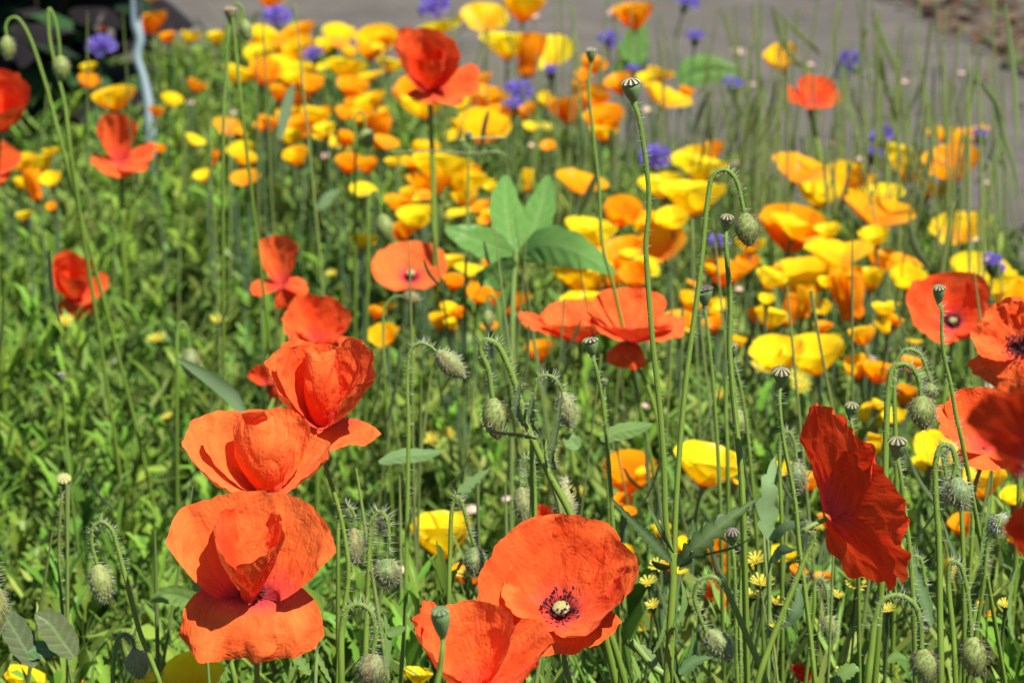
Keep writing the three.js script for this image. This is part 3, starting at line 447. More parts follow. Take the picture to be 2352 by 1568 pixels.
{
  const d = 1.22, u = unit(d), base = at(1534, 1568, d); base.y = 0;
  const t = thing('poppy_leaf_stalk', 'stalk with dark narrow toothed leaves where tall capsule and crook stems meet', 'plant', base);
  const st = new MB(); st.tube(curve([at(1548, 1318, d), at(1540, 1440, d), at(1532, 1568, d), V(base.x, 0.15, base.z), base], 30), (f) => 9.5 * u * (0.9 + 0.2 * f), 9, GREEN);
  part('stem', local(st, base), M.stem, t);
  const leaf = (a, w, teeth, deep, col, side, fold) => { const m = new MB(); leafAt(m, a.map(([x, y, k = 0]) => at(x, y, d + k)), 60, w * u, teeth, deep, col, V(...side), fold); part('leaf', local(m, base), M.leaf, t); };
  const dk = C(0.035, 0.075, 0.018);
  leaf([[1556, 1300], [1592, 1262, -0.005], [1640, 1220, -0.005], [1690, 1180], [1745, 1142, 0.01]], 34, 7, 0.6, dk, [-0.6, 0.75, -0.15]);
  leaf([[1590, 1268, -0.005], [1594, 1230], [1592, 1190]], 19, 3, 0.4, dk, [1, 0, -0.1]);
  leaf([[1542, 1292], [1510, 1255], [1460, 1205, 0.005], [1400, 1140, 0.02]], 20, 12, 0.4, dk, [0.65, 0.7, -0.15]);
  leaf([[1548, 1270], [1520, 1220], [1488, 1160, 0.01]], 7, 0, 0, dk, [0.6, -0.2, 0.5]);
  leaf([[1578, 1284], [1630, 1274], [1690, 1258], [1738, 1226, 0.01]], 8, 0, 0, dk, [0, 0.6, 0.6]);
  leaf([[1540, 1302], [1516, 1298], [1496, 1288]], 11, 0, 0, dk, [0.3, 0.7, 0.4]);
  leaf([[1560, 1310], [1580, 1290], [1588, 1266]], 9, 0, 0, dk, [0.8, 0.2, 0.4]);
}
{ // small leafy shoot beside the dark-haired bud
  const d = 1.235, u = unit(d), base = at(1275, 1400, d); base.y = 0;
  const t = thing('leafy_shoot', 'hairy curled leaves and shoot tips round the stalk of the dark-haired bud', 'plant', base);
  const st = new MB(); st.tube(curve([at(1250, 1008, d + 0.01), at(1262, 1090, d + 0.012), at(1290, 1200, d + 0.02), base], 30), 5 * u, 7, PALE); part('stem', local(st, base), M.stem, t);
  const col = C(0.09, 0.14, 0.05), L = (a, w, te, dp, s) => { const m = new MB(); leafAt(m, a.map(([x, y, k = 0]) => at(x, y, d + k)), 50, w * u, te, dp, col, V(...s), 0.5); hairy(m, curve(a.map(([x, y, k = 0]) => at(x, y, d + k)), 20), 30, w * u * 0.7, 0.003, a[0][0]); part('leaf', local(m, base), M.leaf, t); };
  L([[1214, 985], [1188, 940], [1192, 900], [1196, 870]], 16, 8, 0.5, [0.8, 0, 0.5]);
  L([[1232, 1008], [1190, 998, -0.01], [1145, 992, -0.015], [1105, 976, -0.01]], 9, 7, 0.4, [0.1, 0.8, 0.4]);
  L([[1240, 1000], [1218, 960], [1224, 915], [1230, 900]], 9, 6, 0.4, [0.8, 0, 0.5]);
  L([[1268, 1060], [1276, 1000], [1284, 950], [1292, 895]], 12, 9, 0.4, [0.8, 0, 0.5]);
  L([[1276, 1080], [1268, 1050], [1276, 1010]], 14, 5, 0.5, [0.7, 0.1, 0.5]);
}

// ---------------------------------------------------------------- California poppies: four satin petals in a cup, yellow to orange
const TINT = {
  y: (u, s, n) => mixc(C(0.93, 0.50, 0.003), C(0.95, 0.74, 0.012), sstep(0.08, 0.45, s + n * 0.15)),
  o: (u, s, n) => mixc(C(0.92, 0.29, 0.001), C(0.95, 0.45, 0.002), sstep(0.2, 0.95, s + n * 0.2)),
  g: (u, s, n) => mixc(C(0.93, 0.40, 0.002), C(0.95, 0.62, 0.005), sstep(0.2, 0.75, s + n * 0.15)),
};
const FORM = { c: [46, 72, 0.58, 1.2], b: [36, 66, 0.7, 1.15], o: [16, 32, 0.96, 1.05], v: [70, 94, 0.3, 1.1], s: [36, 40, 0.82, 0.85] };
const WORD = { y: 'yellow', o: 'orange', g: 'golden-orange', c: 'cup-shaped', b: 'bowl-shaped', o_: 'wide-open', v: 'closed', s: 'wing-petalled' };
const petalShop = {};
const satin = (form, tint, k) => petalShop[form + tint + k] ??= petalGeo({ e0: FORM[form][0], e1: FORM[form][1], om: FORM[form][3], cup: form === 's' ? 0.3 : 0.75, ruff: form === 'v' ? 0.03 : 0.06, crk: 0.006, seed: 2.3 + k * 1.9, nu: 18, nv: 12, col: TINT[tint], corner: 0.2, fringe: 0.02, r0: 0.04, roll: k === 2 ? -18 : 0 });
const AUTO = [];                                                                          // things whose labels are written from their neighbours at the end
const bedEdge = (x) => x > 0.62 ? -2.6 : x > 0.05 ? -3.85 + (x - 0.05) / 0.57 * 1.25 : x > -0.35 ? -4.15 + (x + 0.35) * 0.75 : -4.25;
function goldPoppy([px, py, w, tint, form], k) {
  const Q = rng(k * 7919 + 11), py1 = py + w * 0.3;
  let d = depthAt(px, py1, 0.385 - Q() * 0.05); d = Math.min(d, 4.15 + Q() * 0.2); if (py > 1500) d = Math.max(d, 1.3);
  const u = unit(d), pos = at(px, py1, d), tilt = (form === 'o' ? 0.42 : w > 100 && form === 'c' ? 0.14 : 0.3) * (0.4 + Q() * 0.9), dir = Q() * 6.283;
  const ax = V(Math.cos(dir) * tilt + 0.05, 1, Math.sin(dir) * tilt + 0.1), q = axisFrame(ax), len = w * u * 0.57 / FORM[form][2], turn = Q() * 90;
  const base = V(pos.x + (Q() - 0.5) * 0.05, 0, pos.z - 0.02 - Q() * 0.03), t = thing('california_poppy', '', 'poppy', base), rel = pos.clone().sub(base);
  for (let i = 0; i < 4; i++) {
    if ((form === 's' || (k > 500 && k % 4 === 1)) && i === 3) continue;
    const m = part('petal', satin(form, tint, (k + i * 2) % 3), M.silk, t); m.position.copy(rel); m.quaternion.copy(spin(q, form === 's' ? [88, -84, 176][i] + turn * 0.3 : i * 90 + turn + (Q() - 0.5) * 22).multiply(new THREE.Quaternion().setFromAxisAngle(V(1, 0, 0), (Q() - 0.4) * 0.2))); m.scale.setScalar(len * (i % 2 ? 0.95 : 1.02));
  }
  const mb = new MB(), up = ax.clone().normalize(), pts = curve([pos.clone().addScaledVector(up, 0.001), pos.clone().addScaledVector(up, -0.02), V(pos.x * 0.6 + base.x * 0.4, pos.y * 0.5, pos.z * 0.6 + base.z * 0.4), base], 12);
  mb.tube(pts, (f) => f < 0.01 ? 0.0034 : f < 0.1 ? 0.0019 : 0.0012, 6, (f) => mixc(C(0.2, 0.2, 0.09), GREY, sstep(0, 0.2, f))); part('stem', local(mb, base), M.stem, t);
  const size = w * u > 0.052 ? 'large ' : w * u < 0.03 ? 'small ' : '';
  AUTO.push([t, px, py, `${size}${WORD[tint]} ${form === 'o' ? WORD.o_ : WORD[form]} poppy`]); if (w >= 60) WHERE.push([px, py, null, t]);
}
let bloom = 0;
const gold = (...list) => list.forEach((e) => goldPoppy(e, bloom++));                  // [x, y, width on the sight-line grid, colour, form]
gold([10, 55, 34, 'o', 'c'], [275, 42, 52, 'o', 'b'], [352, 60, 62, 'o', 'c'], [388, 90, 30, 'o', 'c'], [437, 85, 42, 'y', 'b'], [500, 90, 34, 'y', 'c']);
gold([697, 75, 60, 'o', 'b'], [600, 85, 56, 'y', 'b'], [600, 122, 48, 'o', 'c'], [775, 82, 62, 'y', 'b'], [690, 118, 80, 'g', 'b'], [540, 172, 62, 'y', 'b']);
gold([602, 135, 56, 'y', 'c'], [650, 165, 80, 'y', 'b'], [612, 182, 58, 'o', 'c'], [790, 158, 70, 'y', 'b'], [720, 195, 60, 'g', 'b'], [640, 220, 44, 'o', 'c']);
gold([270, 230, 82, 'g', 'b'], [355, 260, 28, 'o', 'c'], [745, 266, 36, 'o', 'c'], [700, 300, 60, 'o', 'c'], [670, 322, 46, 'y', 'c'], [770, 318, 62, 'y', 'o']);
gold([612, 282, 42, 'o', 'b'], [685, 366, 46, 'g', 'c'], [55, 376, 56, 'g', 'b'], [100, 372, 36, 'y', 'b'], [120, 350, 32, 'y', 'b'], [45, 425, 28, 'y', 'c']);
gold([85, 450, 40, 'o', 'v'], [120, 475, 24, 'o', 'b'], [365, 345, 22, 'o', 'c'], [487, 375, 20, 'o', 'v'], [5, 405, 24, 'o', 'c'], [335, 4, 44, 'o', 'b']);
gold([620, 4, 52, 'o', 'b'], [205, 155, 30, 'y', 'b'], [200, 188, 42, 'o', 'b'], [235, 60, 30, 'o', 'b'], [1012, 50, 98, 'y', 'o'], [1112, 40, 92, 'g', 's']);
gold([1200, 28, 78, 'g', 'c'], [1165, 108, 98, 'y', 'b'], [1460, 48, 70, 'o', 'c'], [870, 98, 82, 'g', 'b'], [795, 160, 70, 'y', 'b'], [892, 150, 54, 'y', 'b']);
gold([850, 128, 38, 'o', 'c'], [806, 204, 64, 'o', 'b'], [815, 250, 40, 'o', 'c'], [960, 226, 78, 'o', 'c'], [982, 244, 92, 'y', 'b'], [1205, 160, 54, 'o', 'v']);
gold([1265, 118, 98, 'y', 's'], [1110, 186, 48, 'o', 'b'], [1104, 228, 90, 'o', 'b'], [1105, 296, 100, 'g', 'b'], [1146, 275, 52, 'o', 'c'], [1250, 230, 30, 'y', 'c']);
gold([1310, 262, 78, 'o', 'c'], [1356, 156, 46, 'o', 'c'], [1346, 214, 70, 'o', 'b'], [1395, 285, 70, 'o', 'c'], [1520, 215, 98, 'g', 's'], [1490, 180, 42, 'y', 'b']);
gold([1512, 172, 52, 'g', 'b'], [1430, 200, 52, 'o', 'c'], [1330, 415, 96, 'o', 's'], [1012, 392, 112, 'y', 'b'], [985, 428, 82, 'o', 'b'], [1062, 425, 84, 'y', 'b']);
gold([846, 385, 38, 'o', 'c'], [800, 382, 46, 'o', 'c'], [790, 322, 36, 'o', 'c'], [868, 328, 44, 'o', 'v'], [950, 385, 30, 'o', 'c'], [905, 372, 32, 'y', 'b']);
gold([1130, 497, 42, 'g', 'b'], [1210, 432, 28, 'y', 'v'], [960, 502, 78, 'y', 'b'], [932, 482, 42, 'o', 'b'], [1130, 432, 30, 'y', 'b'], [1525, 430, 84, 'y', 'b']);
gold([1422, 497, 72, 'o', 'c'], [1372, 512, 60, 'y', 'o'], [1800, 142, 62, 'g', 'c'], [2200, 300, 112, 'o', 's'], [1572, 216, 30, 'o', 'c'], [1825, 384, 110, 'o', 's']);
gold([2080, 380, 112, 'y', 'b'], [2195, 382, 112, 'o', 'b'], [1940, 425, 108, 'g', 'b'], [1878, 447, 88, 'y', 'b'], [2010, 478, 130, 'o', 's'], [2032, 430, 80, 'y', 'o']);
gold([2130, 436, 62, 'y', 'b'], [1640, 346, 52, 'o', 'b'], [1598, 368, 82, 'y', 'b'], [1606, 392, 98, 'y', 'b'], [1592, 458, 122, 'y', 'b'], [1820, 518, 112, 'g', 's']);
gold([2206, 522, 110, 'g', 's'], [1905, 532, 52, 'y', 'b'], [1812, 545, 112, 'o', 'c'], [1926, 575, 128, 'g', 's'], [2040, 585, 122, 'o', 's'], [2012, 545, 60, 'y', 'b']);
gold([1855, 645, 128, 'g', 'b'], [1962, 716, 66, 'o', 'v'], [1660, 632, 84, 'o', 'b'], [1650, 715, 46, 'g', 'c'], [1735, 732, 40, 'o', 'c'], [1802, 736, 40, 'o', 'v']);
gold([1842, 718, 42, 'g', 'v'], [1885, 708, 42, 'y', 'b'], [2000, 648, 62, 'y', 'c'], [2082, 640, 72, 'y', 'b'], [2026, 712, 42, 'y', 'b'], [2055, 742, 28, 'o', 'c']);
gold([2245, 640, 124, 'y', 'b'], [2320, 676, 82, 'g', 'b'], [1790, 820, 110, 'y', 'b'], [1876, 822, 124, 'y', 'b'], [1975, 852, 58, 'g', 'c'], [2016, 858, 74, 'o', 'b']);
gold([2092, 838, 52, 'o', 'b'], [2012, 962, 66, 'y', 'b'], [2056, 958, 48, 'y', 'b'], [1992, 1012, 58, 'g', 'b'], [2140, 1036, 92, 'y', 'b'], [2150, 1062, 58, 'y', 'c']);
gold([2268, 756, 34, 'y', 'c'], [1775, 640, 42, 'o', 'c'], [1718, 604, 46, 'o', 'b'], [1040, 602, 48, 'y', 'b'], [1040, 652, 36, 'o', 'c'], [1165, 697, 86, 'o', 'b']);
gold([1030, 712, 42, 'y', 'b'], [1300, 637, 58, 'y', 'b'], [1350, 652, 92, 'g', 'b'], [1402, 642, 62, 'o', 'b'], [1440, 592, 100, 'o', 'b'], [1352, 540, 102, 'y', 'b']);
gold([1525, 562, 112, 'o', 's'], [1348, 706, 92, 'y', 'b'], [1242, 812, 52, 'o', 'c'], [1055, 722, 28, 'o', 'c'], [925, 530, 72, 'o', 'b'], [860, 722, 32, 'o', 'c']);
gold([1042, 748, 30, 'y', 'c'], [1130, 610, 40, 'o', 'c'], [1460, 640, 60, 'o', 'c'], [1490, 520, 70, 'g', 'b'], [1546, 505, 64, 'y', 'b'], [1580, 700, 50, 'g', 'c']);
gold([1640, 750, 36, 'o', 'c'], [1020, 1248, 112, 'y', 'c'], [1090, 1318, 78, 'o', 'b'], [1440, 1102, 98, 'o', 'c'], [955, 1556, 58, 'y', 'b'], [1482, 1432, 46, 'y', 'b']);
gold([1545, 1252, 66, 'o', 'b'], [1616, 1076, 128, 'y', 'b'], [1800, 1078, 42, 'y', 'b'], [1858, 1108, 62, 'o', 'b'], [1905, 1202, 54, 'o', 'b'], [1572, 1252, 42, 'y', 'b']);
gold([1652, 1258, 62, 'o', 'c'], [1830, 1312, 34, 'o', 'b'], [1890, 1328, 40, 'o', 'b'], [2262, 1112, 100, 'g', 'b'], [2330, 1142, 52, 'y', 'b'], [2215, 1212, 52, 'o', 'c']);
gold([2180, 1326, 28, 'y', 'v'], [2258, 1402, 42, 'g', 'b'], [1628, 1366, 30, 'o', 'v'], [46, 1566, 82, 'y', 'b'], [442, 1558, 112, 'y', 'b'], [342, 1566, 54, 'y', 'b']);
gold([160, 1566, 40, 'o', 'b'], [1540, 1300, 40, 'o', 'b'], [1655, 1305, 38, 'o', 'v'], [1430, 1150, 40, 'o', 'b'], [1660, 1395, 26, 'o', 'v'], [2330, 1230, 60, 'y', 'b']);
// the smaller blooms that show between these in the drift
{
  const Q = rng(404), put = [];
  const spots = [[600, 80, 900, 330, 30], [820, 330, 1150, 560, 24], [380, 160, 620, 420, 10], [1180, 150, 1420, 330, 8], [1280, 560, 1560, 760, 14], [1560, 560, 2100, 800, 18], [840, 560, 1130, 780, 12], [20, 330, 140, 500, 5], [1900, 900, 2330, 1080, 8], [1400, 1060, 1900, 1330, 9], [1000, 180, 1120, 330, 6]];
  for (const [x0, y0, x1, y1, n] of spots) for (let k = 0; k < n; k++) put.push([x0 + Q() * (x1 - x0), y0 + Q() * (y1 - y0), 28 + Q() * 32, 'yogy'[Math.floor(Q() * 4)], 'cbobs'[Math.floor(Q() * 5)]]);
  const reds = WHERE.filter((m) => m[3].name.startsWith('red_poppy'));
  put.forEach((p, k) => { if (reds.every((m) => Math.hypot(m[0] - p[0], m[1] - 50 - p[1]) > 105)) goldPoppy(p, 500 + k); });
}

// ---------------------------------------------------------------- cornflowers
const floretGeo = (() => {
  const mb = new MB();
  mb.grid(10, 5, (a, v) => { const an = a * 2 * Math.PI, lobe = 0.6 + 0.4 * Math.abs(Math.sin(a * 5 * Math.PI)), r = 0.05 + (v < 0.4 ? 0.02 * v : 0.30 * Math.pow((v - 0.4) / 0.6, 1.2)), l = v < 0.99 ? v : 0.72 + 0.3 * lobe; return [V(Math.cos(an) * r, l, Math.sin(an) * r * 0.7), mixc(C(0.19, 0.08, 0.42), C(0.24, 0.19, 0.62), v), a, v]; });
  return mb.geo();
})();
const cornflower = ([px, py, w], k) => {
  const Q = rng(k * 131 + 5), d = Math.min(4.1, depthAt(px, py, 0.41 - Q() * 0.04)), u = unit(d), pos = at(px, py + w * 0.1, d), base = V(pos.x + (Q() - 0.5) * 0.08, 0, pos.z - 0.02);
  const t = thing('cornflower', '', 'cornflower', base), q = axisFrame(k === 9 ? V(-0.9, 0.5, 0.3) : V((Q() - 0.5) * 0.7, 1, Q() * 0.6)), rel = pos.clone().sub(base), len = w * u * 0.5;
  for (let i = 0; i < 15; i++) { const outer = i < 9, m = part('floret', floretGeo, M.silk, t); m.position.copy(rel); m.quaternion.copy(spin(q, i * (outer ? 40 : 60) + Q() * 20).multiply(new THREE.Quaternion().setFromAxisAngle(V(1, 0, 0), (outer ? 58 + Q() * 24 : 14 + Q() * 22) * D2R))); m.scale.setScalar(len * (outer ? 1 : 0.6)); }
  const c = new MB(), up = V(0, 1, 0).applyQuaternion(q); c.grid(10, 7, (a, v) => { const an = a * 6.2832, r = Math.sin(Math.PI * (0.1 + v * 0.72)) * 0.0055; return [V(Math.cos(an) * r, v * 0.014 - 0.013, Math.sin(an) * r), C(0.07, 0.1, 0.04), a, v]; });
  const m = part('calyx', c.geo(), M.skin, t); m.position.copy(rel); m.quaternion.copy(q);
  const mb = new MB(); mb.tube(curve([pos.clone().addScaledVector(up, -0.012), pos.clone().addScaledVector(up, -0.04).add(V(0, -0.01, 0)), V(pos.x * 0.4 + base.x * 0.6, pos.y * 0.45, base.z), base], 14), 0.0012, 6, GREY); part('stem', local(mb, base), M.stem, t);
  AUTO.push([t, px, py, `${w > 65 ? 'large ' : w < 40 ? 'small ' : ''}blue cornflower`]); WHERE.push([px, py, k === 9 ? 'the tall cornflower' : k === 5 ? 'the cornflower by the capsule' : k === 0 ? 'the topmost cornflower' : null, t]);
};
const tallies = { corn: 0, hawk: 0, flea: 0 };
for (const e of [[1000, 14, 78], [635, 34, 74], [232, 104, 72], [1190, 205, 68], [1400, 88, 56], [1505, 356, 76], [1575, 4, 62]]) cornflower(e, tallies.corn++);
for (const e of [[1598, 80, 42], [1685, 188, 54], [1952, 146, 78], [2025, 310, 62], [2010, 346, 34], [2252, 305, 34], [2280, 595, 46]]) cornflower(e, tallies.corn++);
for (const e of [[720, 122, 48], [1455, 156, 34], [1650, 552, 52], [1180, 238, 44], [1265, 158, 34], [2296, 612, 32]]) cornflower(e, tallies.corn++);

// ---------------------------------------------------------------- hawkbit: pale yellow rays
const rayGeo = (() => { const mb = new MB(); mb.grid(4, 5, (a, v) => { const x = (a - 0.5) * 0.2 * Math.min(1, 0.35 + v), tooth = v > 0.99 ? (Math.round(a * 4) % 2 ? -0.05 : 0.02) : 0; return [V(x, 0.16 * v * v + 0.04 * Math.abs(a - 0.5), v + tooth), mixc(C(0.75, 0.58, 0.03), C(0.82, 0.74, 0.12), v), a, v]; }); return mb.geo(); })();
const hawkbit = ([px, py, w], k) => {
  const Q = rng(k * 57 + 3), d = Math.max(1.28, depthAt(px, py, (py > 1250 ? 0.43 : 0.34) - Q() * 0.02)), u = unit(d) * 1.18, pos = at(px, py, d), base = V(pos.x + (Q() - 0.5) * 0.06, 0, pos.z - 0.02), t = thing('hawkbit_flower', '', 'wildflower', base);
  const q = axisFrame(V((Q() - 0.5) * 0.5, 1, 0.1 + Q() * 0.4)), rel = pos.clone().sub(base);
  for (let i = 0; i < 20; i++) { const out = i < 13, m = part('ray_petal', rayGeo, M.silk, t); m.position.copy(rel); m.quaternion.copy(spin(q, i * (out ? 27.7 : 51) + Q() * 10).multiply(new THREE.Quaternion().setFromAxisAngle(V(1, 0, 0), (out ? -8 - Q() * 16 : -38 - Q() * 22) * D2R))); m.scale.setScalar(w * u / 2 * (out ? 0.9 + Q() * 0.15 : 0.5)); }
  const up = V(0, 1, 0).applyQuaternion(q), mb = new MB(); mb.tube(curve([pos.clone().addScaledVector(up, 0.001), pos.clone().addScaledVector(up, -0.009), pos.clone().addScaledVector(up, -0.02), V(base.x, pos.y * 0.5, base.z), base], 20), (f) => f < 0.03 ? 0.0032 : f < 0.08 ? 0.0024 : 0.0009, 6, C(0.07, 0.11, 0.03)); part('stem', local(mb, base), M.stem, t);
  AUTO.push([t, px, py, `pale yellow many-rayed hawkbit`]); WHERE.push([px, py, k === 0 ? 'the nearest hawkbit' : null, t]);
};
for (const e of [[1750, 1343, 58], [1736, 1290, 50], [1726, 1372, 44], [1785, 1386, 44], [1968, 1346, 48], [1976, 1322, 40], [2310, 1390, 36]]) hawkbit(e, tallies.hawk++);
for (const e of [[1510, 1302, 40], [1490, 1340, 42], [1840, 892, 52], [1748, 850, 52], [1835, 868, 44], [1657, 910, 38], [500, 740, 40]]) hawkbit(e, tallies.hawk++);
for (const e of [[360, 783, 46], [990, 1012, 44], [1030, 998, 40], [1255, 296, 36], [1252, 340, 42], [990, 488, 40], [930, 470, 36]]) hawkbit(e, tallies.hawk++);
for (const e of [[1040, 500, 36], [1925, 1368, 30], [1938, 1548, 40], [1500, 1392, 34], [150, 742, 40], [1886, 1212, 34], [1330, 1130, 30]]) hawkbit(e, tallies.hawk++);
for (const e of [[1068, 1320, 36], [1715, 780, 40], [1710, 930, 34], [1250, 1130, 24], [760, 632, 30], [385, 960, 30], [1780, 1440, 30]]) hawkbit(e, tallies.hawk++);
for (const e of [[2040, 1400, 34]]) hawkbit(e, tallies.hawk++);

// ---------------------------------------------------------------- small pink fleabane heads
const fleaGeo = (() => { const mb = new MB(); for (let i = 0; i < 26; i++) { const an = i * 0.2417, c = Math.cos(an), s = Math.sin(an), up = 0.1 + 0.3 * ((i * 7) % 5) / 5, pink = mixc(C(0.8, 0.62, 0.6), C(0.75, 0.42, 0.45), (i * 3 % 7) / 7); mb.grid(1, 2, (a, v) => [V(c * (0.3 + v * 0.7) - s * (a - 0.5) * 0.16, up * v * 0.6, s * (0.3 + v * 0.7) + c * (a - 0.5) * 0.16), pink, a, v]); } return mb.geo(); })();
const discGeo = (() => { const mb = new MB(); mb.grid(12, 4, (a, v) => { const an = a * 6.2832, r = 0.42 * Math.sin(v * 1.5708); return [V(Math.cos(an) * r, 0.2 * Math.cos(v * 1.5708), Math.sin(an) * r), C(0.7, 0.5, 0.25), a, v]; }); mb.grid(10, 4, (a, v) => { const an = a * 6.2832, r = 0.45 * (1 - v * v * 0.8); return [V(Math.cos(an) * r, -0.5 * v, Math.sin(an) * r), C(0.16, 0.19, 0.09), a, v]; }); return mb.geo(); })();
const fleabane = ([px, py, w], k) => {
  const Q = rng(k * 77 + 9), d = Math.max(1.35, Math.min(4.2, depthAt(px, py, 0.33 - Q() * 0.04))), u = unit(d), pos = at(px, py, d), base = V(pos.x + (Q() - 0.5) * 0.05, 0, pos.z - 0.02), t = thing('fleabane_flower', '', 'wildflower', base), q = axisFrame(V((Q() - 0.5) * 0.4, 1, 0.1 + Q() * 0.2)), rel = pos.clone().sub(base);
  for (const [n, g, mt] of [['ray_petals', fleaGeo, M.silk], ['disc', discGeo, M.skin]]) { const m = part(n, g, mt, t); m.position.copy(rel); m.quaternion.copy(q); m.scale.setScalar(w * u / 2); }
  const mb = new MB(); mb.tube(curve([pos.clone().add(V(0, -0.002, 0)), V(pos.x, pos.y - 0.03, pos.z), V(base.x, pos.y * 0.5, base.z), base], 10), 0.0008, 5, GREY); part('stem', local(mb, base), M.stem, t);
  AUTO.push([t, px, py, `small ${w > 30 ? 'pink-white' : 'pinkish'} daisy-like flower`]);
};
for (const e of [[1087, 1170, 38], [1695, 118, 36], [2280, 886, 38], [1480, 932, 22], [925, 1308, 28], [1164, 1146, 24], [1432, 1098, 24]]) fleabane(e, tallies.flea++);
for (const e of [[2035, 800, 28], [1998, 826, 30], [1943, 626, 24], [1750, 644, 24], [2241, 548, 30], [1698, 664, 22], [1861, 148, 22]]) fleabane(e, tallies.flea++);
for (const e of [[1726, 194, 22], [2078, 188, 20], [2298, 266, 26], [1981, 366, 30], [1695, 376, 32], [1933, 388, 30], [2210, 168, 18]]) fleabane(e, tallies.flea++);
for (const e of [[2271, 420, 20], [1911, 330, 24], [2183, 470, 24], [1221, 334, 24], [1227, 38, 28], [1489, 252, 32], [437, 236, 20]]) fleabane(e, tallies.flea++);
for (const e of [[533, 260, 26], [747, 358, 28], [1410, 30, 40]]) fleabane(e, tallies.flea++);

// ---------------------------------------------------------------- broad-leaved plants
function leafyPlant(label, foot, d, leaves, stem, o = {}) {                              // leaves: [points, half width, teeth, depth of teeth, side]
  const u = unit(d), base = at(foot[0], foot[1], d); base.y = 0;
  const t = thing('leafy_plant', label, 'plant', base); WHERE.push([foot[0], foot[1] - 60, o.mark, t]);
  if (stem) { const st = new MB(); st.tube(curve([...stem.map(([x, y, k = 0]) => at(x, y, d + k)), base], 20), (o.r || 6) * u, 7, o.stemCol || PALE); part('stem', local(st, base), M.stem, t); }
  for (const [pts, w, te = 0, dp = 0, s = [0.5, 0.6, 0.5], col] of leaves) { const m = new MB(); leafAt(m, pts.map(([x, y, k = 0]) => at(x, y, d + k)), te ? 60 : 22, w * u, te, dp, col || o.col || C(0.11, 0.2, 0.04), V(s[0], s[1], -s[2]), o.fold ?? 0.22); part('leaf', local(m, base), M.leaf, t); }
}
leafyPlant('plant with broad smooth blue-green leaves in the middle of the flower bed', [1176, 800], 1.95, [
  [[[1180, 590], [1168, 530, 0.01], [1160, 460, 0.03], [1162, 402, 0.06]], 40, 0, 0, [1, 0, 0.25]], [[[1194, 590], [1222, 535, 0.01], [1244, 470, 0.03], [1258, 402, 0.06]], 42, 0, 0, [0.9, 0.35, 0.25]],
  [[[1178, 584], [1130, 566, -0.02], [1075, 546, -0.03], [1022, 524, -0.03]], 40, 0, 0, [0.2, 0.7, 0.65]], [[[1192, 584], [1250, 560, -0.02], [1330, 580, -0.04], [1414, 628, -0.05]], 44, 0, 0, [-0.2, 0.68, 0.66]],
  [[[1182, 618], [1150, 624, -0.02], [1118, 644, -0.03], [1088, 690, -0.03]], 40, 0, 0, [0.5, 0.75, 0.4]], [[[1180, 650], [1160, 690], [1140, 740]], 20, 0, 0, [0.7, 0.2, 0.5]]],
  [[1186, 576], [1180, 640], [1176, 760]], { mark: 'the broad-leaved plant', col: C(0.09, 0.21, 0.04), fold: 0.1, r: 6 });
leafyPlant('single long glaucous blade with a pale midrib, left of the crumpled poppy', [580, 1010], 1.5, [[[[566, 960], [530, 910], [470, 862, -0.01], [404, 822, -0.02]], 17, 0, 0, [0.5, 0.8, 0.3], C(0.12, 0.19, 0.09)]], [[566, 960], [575, 1000]], { r: 4, fold: 0.35 });
leafyPlant('rounded pale green leaf left of the poppy with a turned-down petal', [470, 1420], 1.38, [[[[450, 1385], [420, 1372, -0.01], [384, 1366, -0.02], [344, 1378, -0.02]], 24, 0, 0, [0.15, 0.9, 0.35], C(0.13, 0.23, 0.05)], [[[440, 1350], [470, 1345], [490, 1362], [500, 1385]], 18, 0, 0, [0.5, 0.6, 0.5]]], [[450, 1385], [465, 1420]], { r: 3.5 });
leafyPlant('dull olive leaves low at the bottom left corner', [100, 1568], 1.36, [[[[170, 1510], [140, 1470], [110, 1430], [80, 1410]], 38, 0, 0, [0.6, 0.5, 0.6], C(0.09, 0.11, 0.05)], [[[80, 1530], [50, 1480], [20, 1430], [-10, 1395]], 34, 0, 0, [0.6, 0.5, 0.6], C(0.08, 0.1, 0.05)], [[[30, 1510], [90, 1490], [140, 1500]], 22, 0, 0, [0, 0.8, 0.6], C(0.09, 0.17, 0.07)]], null, {});
leafyPlant('tall pale lobed leaf standing left of the dark red poppy', [1768, 1330], 1.4, [[[[1766, 1240], [1760, 1180], [1766, 1110], [1782, 1046, 0.02]], 34, 4, 0.5, [1, 0, 0.3], C(0.15, 0.24, 0.1)], [[[1766, 1240], [1800, 1212, -0.01], [1862, 1196, -0.02]], 18, 2, 0.3, [0, 0.9, 0.4], C(0.14, 0.23, 0.09)], [[[1770, 1290], [1790, 1265, -0.01], [1830, 1262, -0.02]], 20, 2, 0.3, [0, 0.9, 0.4], C(0.12, 0.2, 0.08)]], [[1766, 1240], [1768, 1310]], { mark: 'the tall pale lobed leaf', r: 5 });
leafyPlant('pale green leaf lying flat below the two spreading poppies', [1460, 1100], 1.5, [[[[1380, 1010], [1420, 992], [1460, 984], [1500, 974]], 20, 0, 0, [0, 0.85, 0.5], C(0.13, 0.22, 0.06)], [[[1330, 1030], [1310, 1005], [1320, 980]], 22, 0, 0, [0.5, 0.7, 0.5], C(0.13, 0.22, 0.07)]], null, {});
leafyPlant('pale serrated leaves among stems, right of the crumpled poppy stalk', [960, 1160], 1.6, [[[[870, 1062], [920, 1046], [970, 1044], [1016, 1036]], 18, 0, 0, [0, 0.8, 0.6], C(0.13, 0.22, 0.08)], [[[1052, 1130], [1085, 1105], [1125, 1075]], 22, 3, 0.4, [0.3, 0.8, 0.5], C(0.13, 0.22, 0.07)]], null, {});
